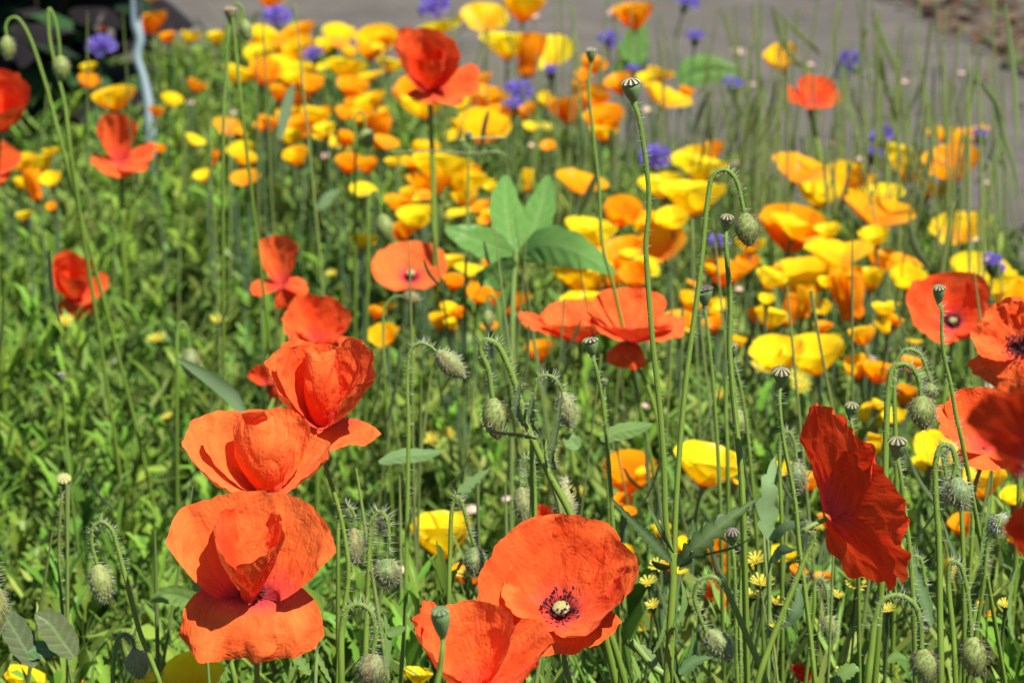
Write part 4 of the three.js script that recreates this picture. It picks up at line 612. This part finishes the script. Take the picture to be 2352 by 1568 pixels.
leafyPlant('toothed leaves and hairy tips at the foot of the turned-down poppy, right', [720, 1568], 1.27, [[[[700, 1490], [712, 1440], [722, 1395]], 9, 6, 0.5, [0.8, 0.2, 0.5]], [[[712, 1550], [690, 1520], [668, 1480]], 18, 5, 0.5, [0.6, 0.5, 0.5]], [[[760, 1568], [740, 1530], [726, 1500], [742, 1470]], 10, 6, 0.5, [0.8, 0.2, 0.5]], [[[800, 1540], [835, 1500], [870, 1440]], 9, 6, 0.5, [0.7, 0.5, 0.5]], [[[880, 1560], [890, 1500], [888, 1440], [880, 1400]], 13, 5, 0.4, [0.9, 0, 0.4]], [[[930, 1440], [900, 1452], [868, 1450]], 16, 3, 0.3, [0, 0.9, 0.4]]], [[728, 1500], [724, 1568]], { r: 4.5 });
leafyPlant('leaves and pale stalk under the largest open poppy, lower right of it', [1580, 1568], 1.28, [[[[1500, 1500], [1520, 1460], [1530, 1410]], 10, 6, 0.5, [0.8, 0.2, 0.5]], [[[1440, 1480], [1490, 1500], [1530, 1560]], 14, 4, 0.4, [0.6, 0.6, 0.4], C(0.13, 0.2, 0.07)], [[[1560, 1430], [1572, 1380], [1566, 1330]], 11, 3, 0.3, [0.9, 0, 0.4]], [[[1570, 1540], [1590, 1480], [1592, 1440]], 9, 4, 0.4, [0.9, 0, 0.4], C(0.04, 0.09, 0.02)]], [[1450, 1470], [1500, 1530], [1540, 1568]], { r: 8 });
leafyPlant('upright toothed leaves at the right, between stems below the bud pair', [2140, 1480], 1.3, [[[[2140, 1440], [2124, 1380], [2106, 1330], [2096, 1250]], 22, 5, 0.35, [0.8, 0.3, 0.5], C(0.07, 0.13, 0.045)], [[[2210, 1330], [2200, 1290], [2180, 1240], [2162, 1180]], 11, 4, 0.3, [0.8, 0.3, 0.5], C(0.04, 0.08, 0.03)], [[[2250, 1300], [2262, 1240], [2270, 1180], [2278, 1130]], 12, 6, 0.5, [0.9, 0, 0.4]], [[[2330, 1470], [2320, 1420], [2326, 1340], [2340, 1290]], 10, 7, 0.5, [0.9, 0, 0.4]], [[[2040, 1520], [2060, 1508], [2090, 1516]], 14, 3, 0.3, [0, 0.9, 0.4]]], null, {});
leafyPlant('broad wavy leaf at the bottom, right of the thin capsule stem', [1960, 1568], 1.27, [[[[1920, 1568], [1940, 1545], [1962, 1536], [1976, 1540]], 24, 5, 0.35, [0.1, 0.8, 0.5]], [[[1560, 1548], [1590, 1520], [1640, 1508]], 20, 4, 0.4, [0, 0.9, 0.5], C(0.06, 0.13, 0.045)], [[[1800, 1440], [1830, 1400], [1836, 1340]], 24, 3, 0.3, [0.8, 0.4, 0.4], C(0.09, 0.16, 0.07)]], null, {});
leafyPlant('blurred broad green leaves by the path behind the orange cup flower', [1470, 260], 3.7, [[[[1455, 180], [1450, 140], [1460, 90], [1480, 50]], 36, 0, 0, [1, 0, 0.3]], [[[1420, 190], [1436, 150], [1470, 130]], 28, 0, 0, [0.8, 0.4, 0.3]], [[[1560, 190], [1600, 178], [1650, 170], [1716, 178]], 20, 0, 0, [0, 0.9, 0.4]], [[[1556, 180], [1580, 150], [1630, 140], [1700, 160]], 18, 0, 0, [0, 0.9, 0.4]]], null, { mark: 'the broad leaves by the path', col: C(0.10, 0.22, 0.045) });
leafyPlant('grey-green upright leaf in front of the yellow drift, blurred', [650, 330], 2.6, [[[[642, 320], [652, 270], [664, 220], [674, 192]], 13, 0, 0, [1, 0, 0.3], C(0.14, 0.21, 0.11)], [[[730, 480], [750, 456], [780, 436]], 14, 0, 0, [0.4, 0.8, 0.3], C(0.14, 0.22, 0.1)]], null, {});

// ---------------------------------------------------------------- the green of the bed: uncountable shoots, feathery leaves, grass
const inBed = (x, z) => z > bedEdge(x) && z < -0.8;
const leafTone = (t, k) => C(1, 1, 1).map((c) => c * (k ? 1 : 1.12));
function shootGeo(seed, n, len, hw, droop) {                                             // a leafy shoot one unit tall
  const Q = rng(seed), mb = new MB(), lean = V((Q() - 0.5) * 0.3, 0, (Q() - 0.5) * 0.3), axis = (f) => V(lean.x * f * f, f, lean.z * f * f);
  mb.tube([0, 0.35, 0.7, 1].map(axis), (f) => 0.007 - 0.004 * f, 4, C(0.9, 0.95, 0.8));
  for (let k = 0; k < n; k++) {
    const f = 0.22 + 0.78 * (k + Q() * 0.6) / n, a = k * 2.4 + Q() * 0.6, p = axis(Math.min(1, f)), o = V(Math.cos(a), 0, Math.sin(a)), L = len * (0.65 + Q() * 0.6) * (1.15 - 0.45 * f), up = 0.1 + Q() * 0.8 + (f > 0.88 ? 0.7 : 0);
    const teeth = seed === 3 ? 0 : 3 + k % 2, p1 = p.clone().addScaledVector(o, L * 0.5).add(V(0, L * 0.5 * up, 0)), p2 = p.clone().addScaledVector(o, L).add(V((Q() - 0.5) * L * 0.3, L * (up * 0.85 - droop * Q()), (Q() - 0.5) * L * 0.3));
    mb.blade(teeth ? curve([p, p1, p2], 13) : [p, p.clone().lerp(p1, 0.55), p1, p1.clone().lerp(p2, 0.55), p2], teeth ? toothed(teeth, 0.74, hw * 1.7) : (t) => hw * (0.25 + 0.95 * Math.sin(Math.PI * Math.min(1, 0.08 + t * 0.9))), 0.3, leafTone, V(-o.z, 0.15, o.x));
  }
  return mb.geo();
}
function featherGeo(seed) {                                                              // finely divided poppy foliage, one unit tall
  const Q = rng(seed), mb = new MB();
  const strand = (a, b, w) => { const d = b.clone().sub(a), s = V(0, 0, 0).crossVectors(d, V(Q() - 0.5, Q() * 0.6, Q() - 0.5)).normalize(), c = leafTone(0, Q() > 0.5), i = mb.vert(a.clone().addScaledVector(s, -w), c), j = mb.vert(a.clone().addScaledVector(s, w), c), m = a.clone().lerp(b, 0.65), k = mb.vert(m.clone().addScaledVector(s, w * 1.2), c), l = mb.vert(m.clone().addScaledVector(s, -w * 1.2), c), e = mb.vert(b, c); mb.i.push(i, j, k, i, k, l, l, k, e); };
  for (let s = 0; s < 7; s++) {
    const a = s * 0.898 + Q(), out = 0.25 + Q() * 0.35, top = V(Math.cos(a) * out, 0.72 + Q() * 0.28, Math.sin(a) * out), ax = (f) => V(top.x * f * f, top.y * f, top.z * f * f);
    strand(V(0, 0, 0), ax(0.5), 0.006); strand(ax(0.5), ax(0.85), 0.005);
    for (let k = 0; k < 11; k++) {
      const f = 0.3 + 0.7 * k / 11, p = ax(f), b = Q() * 6.28, L = 0.2 * (1.2 - f * 0.5), q = p.clone().add(V(Math.cos(b) * L, L * (0.5 + Q() * 0.5), Math.sin(b) * L));
      strand(p, q, 0.006);
      for (let j = 0; j < 4; j++) { const m = p.clone().lerp(q, 0.3 + j * 0.2), g = Q() * 6.28, l = L * 0.42; strand(m, m.clone().add(V(Math.cos(g) * l, l * (0.4 + Q() * 0.6), Math.sin(g) * l)), 0.0058); }
    }
  }
  return mb.geo();
}
function tuftGeo(seed, n, wide) {                                                        // grass blades and thin stalks, one unit tall
  const Q = rng(seed), mb = new MB();
  for (let k = 0; k < n; k++) {
    const a = Q() * 6.28, b = Q() * 0.8, h = 0.6 + Q() * 0.4, p = V(Math.cos(a) * 0.05, 0, Math.sin(a) * 0.05), e = V(p.x + Math.cos(a) * b, h, p.z + Math.sin(a) * b), m = V(p.x + (e.x - p.x) * 0.3, h * 0.6, p.z + (e.z - p.z) * 0.3);
    if (k % 3 === 2) mb.tube([p, m, e], 0.0032, 4, C(0.9, 0.95, 0.85)); else mb.blade(curve([p, m, e], 5), (t) => wide * (1 - t * t * 0.95), 0.35, leafTone, V(-Math.sin(a), 0, Math.cos(a)));
  }
  return mb.geo();
}
function lobedGeo(seed, n) {                                                             // arching toothed leaves from one root
  const Q = rng(seed), mb = new MB();
  for (let k = 0; k < n; k++) {
    const a = k * 6.283 / n + Q(), o = V(Math.cos(a), 0, Math.sin(a)), h = 0.6 + Q() * 0.4, r = 0.16 + Q() * 0.26, line = curve([V(0, 0.05, 0), o.clone().multiplyScalar(r * 0.4).add(V(0, h * 0.55, 0)), o.clone().multiplyScalar(r * 0.8).add(V(0, h * 0.92, 0)), o.clone().multiplyScalar(r * 1.3).add(V(0, h * (0.85 + Q() * 0.12), 0))], 26);
    mb.blade(line, toothed(5 + Math.floor(Q() * 3), 0.62, 0.06 + Q() * 0.03), 0.28, leafTone, V(-o.z, 0.1, o.x));
  }
  return mb.geo();
}
const KINDS = {
  leafy_shoots: [shootGeo(1, 24, 0.16, 0.017, 0.3), shootGeo(2, 30, 0.13, 0.015, 0.5), shootGeo(3, 32, 0.11, 0.008, 0.5), shootGeo(4, 34, 0.11, 0.016, 0.2)],
  feathery_foliage: [featherGeo(11), featherGeo(12), featherGeo(13)],
  grass: [tuftGeo(21, 7, 0.007), tuftGeo(22, 5, 0.009), tuftGeo(23, 9, 0.005)],
  toothed_leaves: [lobedGeo(31, 5), lobedGeo(32, 6), lobedGeo(33, 4)],
};
const KCOL = { leafy_shoots: C(0.112, 0.198, 0.022), feathery_foliage: C(0.14, 0.21, 0.042), grass: C(0.15, 0.22, 0.035), toothed_leaves: C(0.11, 0.195, 0.028) };
const SAY = { leafy_shoots: ['dense green leafy shoots filling the flower bed', 'foliage'], feathery_foliage: ['finely divided grey-green foliage under the yellow and orange poppies', 'foliage'], grass: ['thin grass blades and stalks all through the flower bed', 'grass'], toothed_leaves: ['toothed poppy leaves low between the flower stems', 'foliage'] };
{
  const Q = rng(77), lots = {}, step = 0.0178;
  for (let z = -0.86; z > -4.4; z -= step) {
    const half = TX * -z * 1.06 * 1.25 + 0.14;
    for (let x = -half; x < half; x += step) {
      const X = x + (Q() - 0.5) * step * 1.6, Z = z + (Q() - 0.5) * step * 1.6;
      const e = Z - bedEdge(X); if (!inBed(X, Z) || (e < 0.25 && Q() > e / 0.25)) { Q(); continue; }
      const s = X / (TX * -Z * 1.04), far = sstep(1.9, 3.2, -Z), left = 1 - sstep(-0.45, 0.1, s + noise(X * 3, Z * 3, 4) * 0.4), clump = noise(X * 4.5, Z * 4.5, 7), gap = noise(X * 11, Z * 11, 3);
      const fill = 0.95 - far * 0.2 + gap * 0.9 - (Z > -1.25 ? 0.25 : 0); if (Q() > fill) continue;
      let r = Q(), kind;
      const wS = (0.34 + 0.6 * left) * (1 - 0.5 * far) + clump * 0.2, wF = (0.52 + 0.57 * (1 - left)) * (0.7 + 0.4 * far) - clump * 0.2, wG = 0.02 + 0.07 * (1 - left) + 0.06 * far, wT = (0.2 + 0.12 * left) * (1 - 0.7 * far), sum = Math.max(0.05, wS) + Math.max(0.05, wF) + wG + wT; r *= sum;
      kind = (r -= Math.max(0.05, wS)) < 0 ? 'leafy_shoots' : (r -= Math.max(0.05, wF)) < 0 ? 'feathery_foliage' : (r -= wG) < 0 ? 'grass' : 'toothed_leaves';
      const near = sstep(1.75, 1.35, -Z), top = 0.295 - 0.03 * far + 0.105 * near + clump * 0.1;
      const h = Math.max(0.12, top * (kind === 'grass' ? 0.92 + Q() * 0.3 : 0.62 + Q() * 0.42)), lim = Z > -1.2 ? 0.34 : 0.47;
      const g = KINDS[kind], v = Math.floor(Q() * g.length), dry = Q() < 0.05 && kind === 'grass', t = 0.55 + Q() * 0.95, c = KCOL[kind].map((k, i) => k * t * (1 + (i === 0 ? (Q() - 0.5) * 0.5 : 0)) * (dry ? [1.7, 1.2, 1.3][i] : 1));
      (lots[kind + v] ??= []).push([X, Z, Math.min(lim, h), (kind === 'feathery_foliage' ? 0.75 : kind === 'grass' ? 0.8 : 0.78) * (0.7 + Q() * 0.6), Q() * 6.283, (Q() - 0.5) * 0.3, (Q() - 0.5) * 0.3, c]);
    }
  }
  const m4 = new THREE.Matrix4(), q = new THREE.Quaternion(), col = new THREE.Color();
  for (const kind in KINDS) KINDS[kind].forEach((g, v) => {
    const list = lots[kind + v] || [], im = new THREE.InstancedMesh(g, M.leaf, list.length); im.name = numbered(kind); im.castShadow = im.receiveShadow = true;
    list.forEach(([x, z, h, fat, turn, tx, tz, c], i) => { q.setFromEuler(new THREE.Euler(tx, turn, tz)); m4.compose(V(x, -0.005, z), q, V(Math.min(h, 0.3) * fat, h, Math.min(h, 0.3) * fat)); im.setMatrixAt(i, m4); im.setColorAt(i, col.setRGB(...c)); });
    im.userData = { kind: 'stuff', label: SAY[kind][0], category: SAY[kind][1] }; scene.add(im);
  });
}
// tall thin stalks that stand above the bed, most at the back and right, against the path
{
  const Q = rng(909), mb = new MB();
  const put = (px, py, d, r) => { const top = at(px, py, d); if (top.y < 0.1) return; const b = V(top.x + (Q() - 0.5) * 0.12, 0, top.z + (Q() - 0.5) * 0.1), m = top.clone().lerp(b, 0.5).add(V((Q() - 0.5) * 0.07, 0, 0)); const g = 0.75 + Q() * 0.6, k0 = Q(); mb.tube(curve([top, m, b], 16), (f) => f < 0.05 ? r * (k0 > 0.5 ? 2.6 : 0.8) * (f > 0 ? 1 : 0.4) : r * (0.7 + 0.5 * f), 5, C(0.14 * g, 0.185 * g, 0.05 * g)); };
  for (let k = 0; k < 135; k++) { const px = 1640 + Q() * 680, py = -60 + Math.pow(Q(), 0.8) * (320 + (px - 1700) * 0.42), d = 2.5 + Q() * 0.9 - (px - 1700) / 1500; put(px, py, d, 0.0009 + Q() * 0.0007); }
  for (let k = 0; k < 105; k++) put(1000 + Q() * 760, -20 + Q() * 340, 2.6 + Q() * 1.0, 0.0008 + Q() * 0.0006);
  for (let k = 0; k < 12; k++) put(20 + Q() * 680, -30 + Q() * 330, 2.1 + Q() * 0.9, 0.0008 + Q() * 0.0006);
  for (let k = 0; k < 34; k++) put(850 + Q() * 1500, 480 + Q() * 420, 1.6 + Q() * 0.5, 0.0007 + Q() * 0.0006);
  for (let k = 0; k < 16; k++) put(1500 + Q() * 860, 1000 + Q() * 400, 1.35 + Q() * 0.3, 0.0006 + Q() * 0.0007);
  for (let k = 0; k < 14; k++) put(Q() * 1500, 1050 + Q() * 400, 1.32 + Q() * 0.3, 0.0009 + Q() * 0.0006);
  const m = struct('wild_stalks', mb.geo(), M.stem, 'stuff'); m.userData.label = 'thin bare flower stalks standing above the bed'; m.userData.category = 'stalks';
}
// long pale grass leaves that cross the path at the upper right
{
  const Q = rng(515), mb = new MB();
  const put = (pts, d, w) => mb.blade(curve(pts.map(([x, y], i) => at(x, y, d + i * 0.02)), 14), (t) => 0.65 * w * Math.pow(Math.sin(Math.PI * Math.min(1, 0.1 + t * 0.88)), 0.7), 0.3, (t, k) => C(0.2, 0.26, 0.1).map((c) => c * (k ? 1 : 1.15)), V(1, 0.3, -0.35));
  put([[1776, 16], [1790, 70], [1812, 120], [1860, 170], [1900, 210]], 2.9, 0.005); put([[1786, 26], [1830, 70], [1870, 108], [1884, 130]], 2.9, 0.004); put([[2006, 30], [2030, 90], [2056, 150], [2072, 200]], 2.8, 0.005);
  put([[2022, 130], [2030, 170], [2040, 215]], 2.8, 0.006); put([[2254, 190], [2290, 240], [2304, 300], [2330, 380], [2340, 460]], 2.2, 0.004); put([[1736, 220], [1724, 280], [1712, 350], [1706, 420]], 2.7, 0.005);
  put([[1630, 212], [1606, 270], [1592, 330]], 2.8, 0.005); put([[1632, 236], [1630, 300], [1636, 340]], 2.8, 0.005); put([[1122, 254], [1112, 300], [1106, 360]], 2.3, 0.004); put([[1404, 300], [1412, 360], [1416, 440]], 2.3, 0.006);
  put([[1372, 400], [1356, 440], [1330, 500]], 2.2, 0.006); put([[2090, 520], [2110, 580], [2140, 620]], 2.0, 0.005); put([[2310, 10], [2322, 100], [2334, 200], [2340, 340]], 2.2, 0.004);
  for (let k = 0; k < 30; k++) { const x = 1500 + Q() * 850, y = 1020 + Q() * 330, l = 90 + Q() * 160, s = (Q() - 0.5) * 260; put([[x, y], [x - s * 0.35, y + l * 0.5], [x - s, y + l]], 1.32 + Q() * 0.25, 0.001 + Q() * 0.0014); }
  for (let k = 0; k < 84; k++) { const x = 1600 + Q() * 740, y = 120 + Q() * 300, l = 60 + Q() * 160, s = (Q() - 0.5) * 120; put([[x, y], [x - s * 0.3, y + l * 0.5], [x - s, y + l]], 2.4 + Q() * 0.5, 0.0016 + Q() * 0.0018); }
  for (let k = 0; k < 40; k++) { const x = Q() * 2340, y = 500 + Q() * 700, l = 60 + Q() * 160, s = (Q() - 0.5) * 160; put([[x, y], [x - s * 0.3, y + l * 0.5], [x - s, y + l]], 1.55 + Q() * 0.4, 0.0012 + Q() * 0.0014); }
  const m = struct('tall_grass', mb.geo(), M.leaf, 'stuff'); m.userData.label = 'long pale grass leaves leaning over the path and flowers'; m.userData.category = 'grass';
}
// a straw stalk lying nearly level over the drift
{
  const d = 2.0, a = at(1040, 318, d), t = thing('straw_stalk', 'bent-over pale straw lying level across the yellow drift', 'stalk', V(a.x, 0, a.z)), mb = new MB();
  mb.tube(curve([at(1056, 322, d), at(1100, 316, d), at(1160, 316, d)], 8), 0.0006, 5, C(0.3, 0.32, 0.16)); mb.tube(curve([at(900, 350, d), at(1000, 346, d), at(1074, 352, d), at(1150, 350, d), at(1176, 420, d + 0.05), at(1180, 520, d + 0.08), V(at(1180, 520, d).x, 0, a.z - 0.08)], 30), 0.0006, 5, C(0.2, 0.24, 0.1));
  part('stalk', local(mb, t.position), M.stem, t);
}
// ---------------------------------------------------------------- dark shrub and stake at the upper left
{
  const Q = rng(31), base = V(-0.58, 0, -3.55), t = thing('dark_shrub', 'dark broad-leaved shrub in shade at the upper left, behind the bed', 'shrub', base); WHERE.push([60, 120, null, t]);
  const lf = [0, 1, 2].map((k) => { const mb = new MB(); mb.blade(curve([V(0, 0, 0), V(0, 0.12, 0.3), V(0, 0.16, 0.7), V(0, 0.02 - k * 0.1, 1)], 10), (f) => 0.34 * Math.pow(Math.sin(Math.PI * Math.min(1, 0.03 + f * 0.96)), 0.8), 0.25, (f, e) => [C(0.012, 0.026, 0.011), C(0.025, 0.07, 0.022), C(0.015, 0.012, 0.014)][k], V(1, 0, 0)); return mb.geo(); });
  const limbs = new MB();
  for (let s = 0; s < 13; s++) {
    const a = s * 0.6 + Q(), r = 0.06 + 0.2 * Q(), tip = V((Q() - 0.55) * 0.4, 0.3 + Q() * 0.42, (Q() - 0.5) * 0.3);
    const line = curve([V(Math.cos(a) * r * 0.3, 0, Math.sin(a) * r * 0.3), V(tip.x * 0.5, tip.y * 0.55, tip.z * 0.5), tip], 12); limbs.tube(line, (f) => 0.006 - 0.004 * f, 5, C(0.03, 0.022, 0.015));
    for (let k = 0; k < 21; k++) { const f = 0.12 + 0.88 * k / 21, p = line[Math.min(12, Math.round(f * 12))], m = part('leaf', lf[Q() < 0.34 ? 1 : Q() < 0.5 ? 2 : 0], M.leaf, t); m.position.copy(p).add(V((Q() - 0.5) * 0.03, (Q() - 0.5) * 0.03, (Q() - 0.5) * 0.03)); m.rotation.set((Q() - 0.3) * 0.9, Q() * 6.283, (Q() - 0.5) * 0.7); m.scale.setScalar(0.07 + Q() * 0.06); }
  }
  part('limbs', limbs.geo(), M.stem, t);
}
{
  const d = 3.34, u = unit(d), base = at(352, 330, d); base.y = 0;
  const t = thing('garden_stake', 'bent pale blue-grey stake standing beside the dark shrub', 'stake', base), mb = new MB(); WHERE.push([330, 150, 'the blue-grey stake', t]);
  const pts = curve([at(309, -40, d), at(311, 20, d), at(313, 60, d), at(320, 90, d), at(314, 130, d), at(326, 170, d), at(338, 225, d), at(345, 300, d), at(350, 380, d), base], 50);
  mb.tube(pts, (f) => (9 + 4 * Math.sin(f * 9) * (1 - f) + 4 * f) * u, 8, (f) => mixc(C(0.16, 0.24, 0.28), C(0.22, 0.28, 0.31), 0.5 + 0.5 * noise(f * 14, 1, 2)));
  part('shaft', local(mb, base), new THREE.MeshStandardMaterial({ name: 'weathered paint', vertexColors: true, roughness: 0.6 }), t);
  const c = new MB(); c.tube([at(309, -40, d), at(312, 22, d), at(314, 36, d)].map((p) => p.add(V(0.004, 0, 0.008))), 5 * u, 7, C(0.01, 0.012, 0.014)); part('clip', local(c, base), M.dark, t);
}
// ---------------------------------------------------------------- beyond: litter and weeds on the verge
{
  const Q = rng(61), mb = new MB(); mb.blade(curve([V(0, 0, -0.5), V(0, 0.12, 0), V(0, 0.02, 0.5)], 5), (f) => 0.3 * Math.sin(Math.PI * Math.min(1, 0.08 + f * 0.86)), 0.3, () => C(1, 1, 1), V(1, 0, 0)); const g = mb.geo();
  const edge = (z) => z > -5.3 ? 1.0 + (z + 5.3) * 0.22 : z > -6.2 ? 0.87 + (z + 6.2) * 0.144 : 0.74 + (z + 7.3) * 0.118, n = 2600, im = new THREE.InstancedMesh(g, M.leaf, n), q = new THREE.Quaternion(), m4 = new THREE.Matrix4(), c = new THREE.Color(); im.name = 'fallen_leaves'; im.castShadow = im.receiveShadow = true;
  for (let k = 0; k < n; k++) { const z = -4.3 - Q() * 5, off = Math.pow(Q(), 1.6) * 1.1 - 0.05 - (Q() < 0.06 ? Q() * 0.4 : 0), s = 0.012 + Q() * 0.028; q.setFromEuler(new THREE.Euler((Q() - 0.5) * 1.2, Q() * 6.28, (Q() - 0.5) * 1.2)); m4.compose(V(edge(z) + off, 0.012 + Q() * 0.012, z), q, V(s, s, s)); im.setMatrixAt(k, m4); const t = Q(); im.setColorAt(k, t < 0.4 ? c.setRGB(0.10, 0.045, 0.025) : t < 0.75 ? c.setRGB(0.13, 0.085, 0.05) : t < 0.85 ? c.setRGB(0.2, 0.16, 0.12) : c.setRGB(0.06, 0.1, 0.03)); }
  im.userData = { kind: 'stuff', label: 'brown dead leaves scattered on the verge beyond the path', category: 'fallen leaves' }; scene.add(im);
  const wn = 190, w = new THREE.InstancedMesh(KINDS.leafy_shoots[3], M.leaf, wn); w.name = 'verge_weeds'; w.castShadow = w.receiveShadow = true;
  for (let k = 0; k < wn; k++) { const z = -4.4 - Q() * 4, h = 0.06 + Q() * 0.16, clump = Math.floor(Q() * 14); const x = edge(z) + 0.12 + Q() * 0.9; q.setFromEuler(new THREE.Euler((Q() - 0.5) * 0.8, Q() * 6.28, (Q() - 0.5) * 0.8)); m4.compose(V(x, 0, z), q, V(h * 1.5, h, h * 1.5)); w.setMatrixAt(k, m4); const t = 0.6 + Q() * 0.7; w.setColorAt(k, c.setRGB(0.1 * t, 0.16 * t, 0.03 * t)); }
  w.userData = { kind: 'stuff', label: 'low green weeds growing on the verge', category: 'weeds' }; scene.add(w);
}

// ---------------------------------------------------------------- labels of the many small flowers: by look, then by their nearest landmark
{
  const marks = WHERE.filter((m) => m[2]), byLabel = new Map();
  const dirOf = (dx, dy) => { const a = Math.atan2(dy, dx) / D2R; return a > -22 && a <= 22 ? 'right of' : a > 22 && a <= 68 ? 'below right of' : a > 68 && a <= 112 ? 'below' : a > 112 && a <= 158 ? 'below left of' : a > -68 && a <= -22 ? 'above right of' : a > -112 && a <= -68 ? 'above' : a > -158 && a <= -112 ? 'above left of' : 'left of'; };
  for (const e of AUTO) {
    const [t, x, y, look] = e, near = marks.filter((m) => m[3] !== t).map((m) => [Math.hypot(m[0] - x, m[1] - y), m]).sort((a, b) => a[0] - b[0])[0], dx = x - near[1][0], dy = y - near[1][1], r = near[0];
    e.push([look, `${r < 75 ? 'just ' : r > 260 ? 'far ' : r > 160 ? 'well ' : ''}${dirOf(dx, dy)} ${near[1][2]}`]);
    const key = e[4].join('|'); byLabel.has(key) ? byLabel.get(key).push(e) : byLabel.set(key, [e]);
  }
  const ORD = ['second', 'third', 'fourth', 'fifth', 'sixth', 'seventh', 'eighth'];
  for (const list of byLabel.values()) {
    const wide = Math.max(...list.map((e) => e[1])) - Math.min(...list.map((e) => e[1])), tall = Math.max(...list.map((e) => e[2])) - Math.min(...list.map((e) => e[2])), across = wide >= tall;
    list.sort((a, b) => across ? a[1] - b[1] : a[2] - b[2]).forEach((e, i) => {
      const n = list.length, first = across ? 'leftmost' : 'highest', last = across ? 'rightmost' : 'lowest', which = n === 1 ? '' : i === 0 ? first + ' ' : i === n - 1 ? last + ' ' : `${ORD[i - 1]} ${across ? 'from left' : 'from top'}, `;
      const text = `${which}${e[4][0]} ${e[4][1]}`; e[0].userData.label = text.split(/\s+/).length > 16 ? text.replace(/ (large|small) /, ' ') : text;
    });
  }
}
const GROUPS = { poppy_bud: 'drooping hairy poppy buds', seed_capsule: 'poppy seed capsules on bare stems', california_poppy: 'California poppies in the flower bed', cornflower: 'blue cornflowers', hawkbit_flower: 'yellow hawkbit flowers', fleabane_flower: 'pinkish daisy-like flowers', red_poppy: 'red field poppies', leafy_plant: 'leafy plants between the flowers' };
for (const o of scene.children) { const g = GROUPS[o.name.replace(/_\d{3}$/, '')]; if (g) o.userData.group = g; }

const renderer = new THREE.WebGLRenderer({ antialias: true });
renderer.toneMapping = THREE.LinearToneMapping;
renderer.toneMappingExposure = EXPOSURE;
renderer.shadowMap.enabled = true;
renderer.shadowMap.type = THREE.PCFSoftShadowMap;
renderer.setSize(1024, 682);
renderer.render(scene, camera);
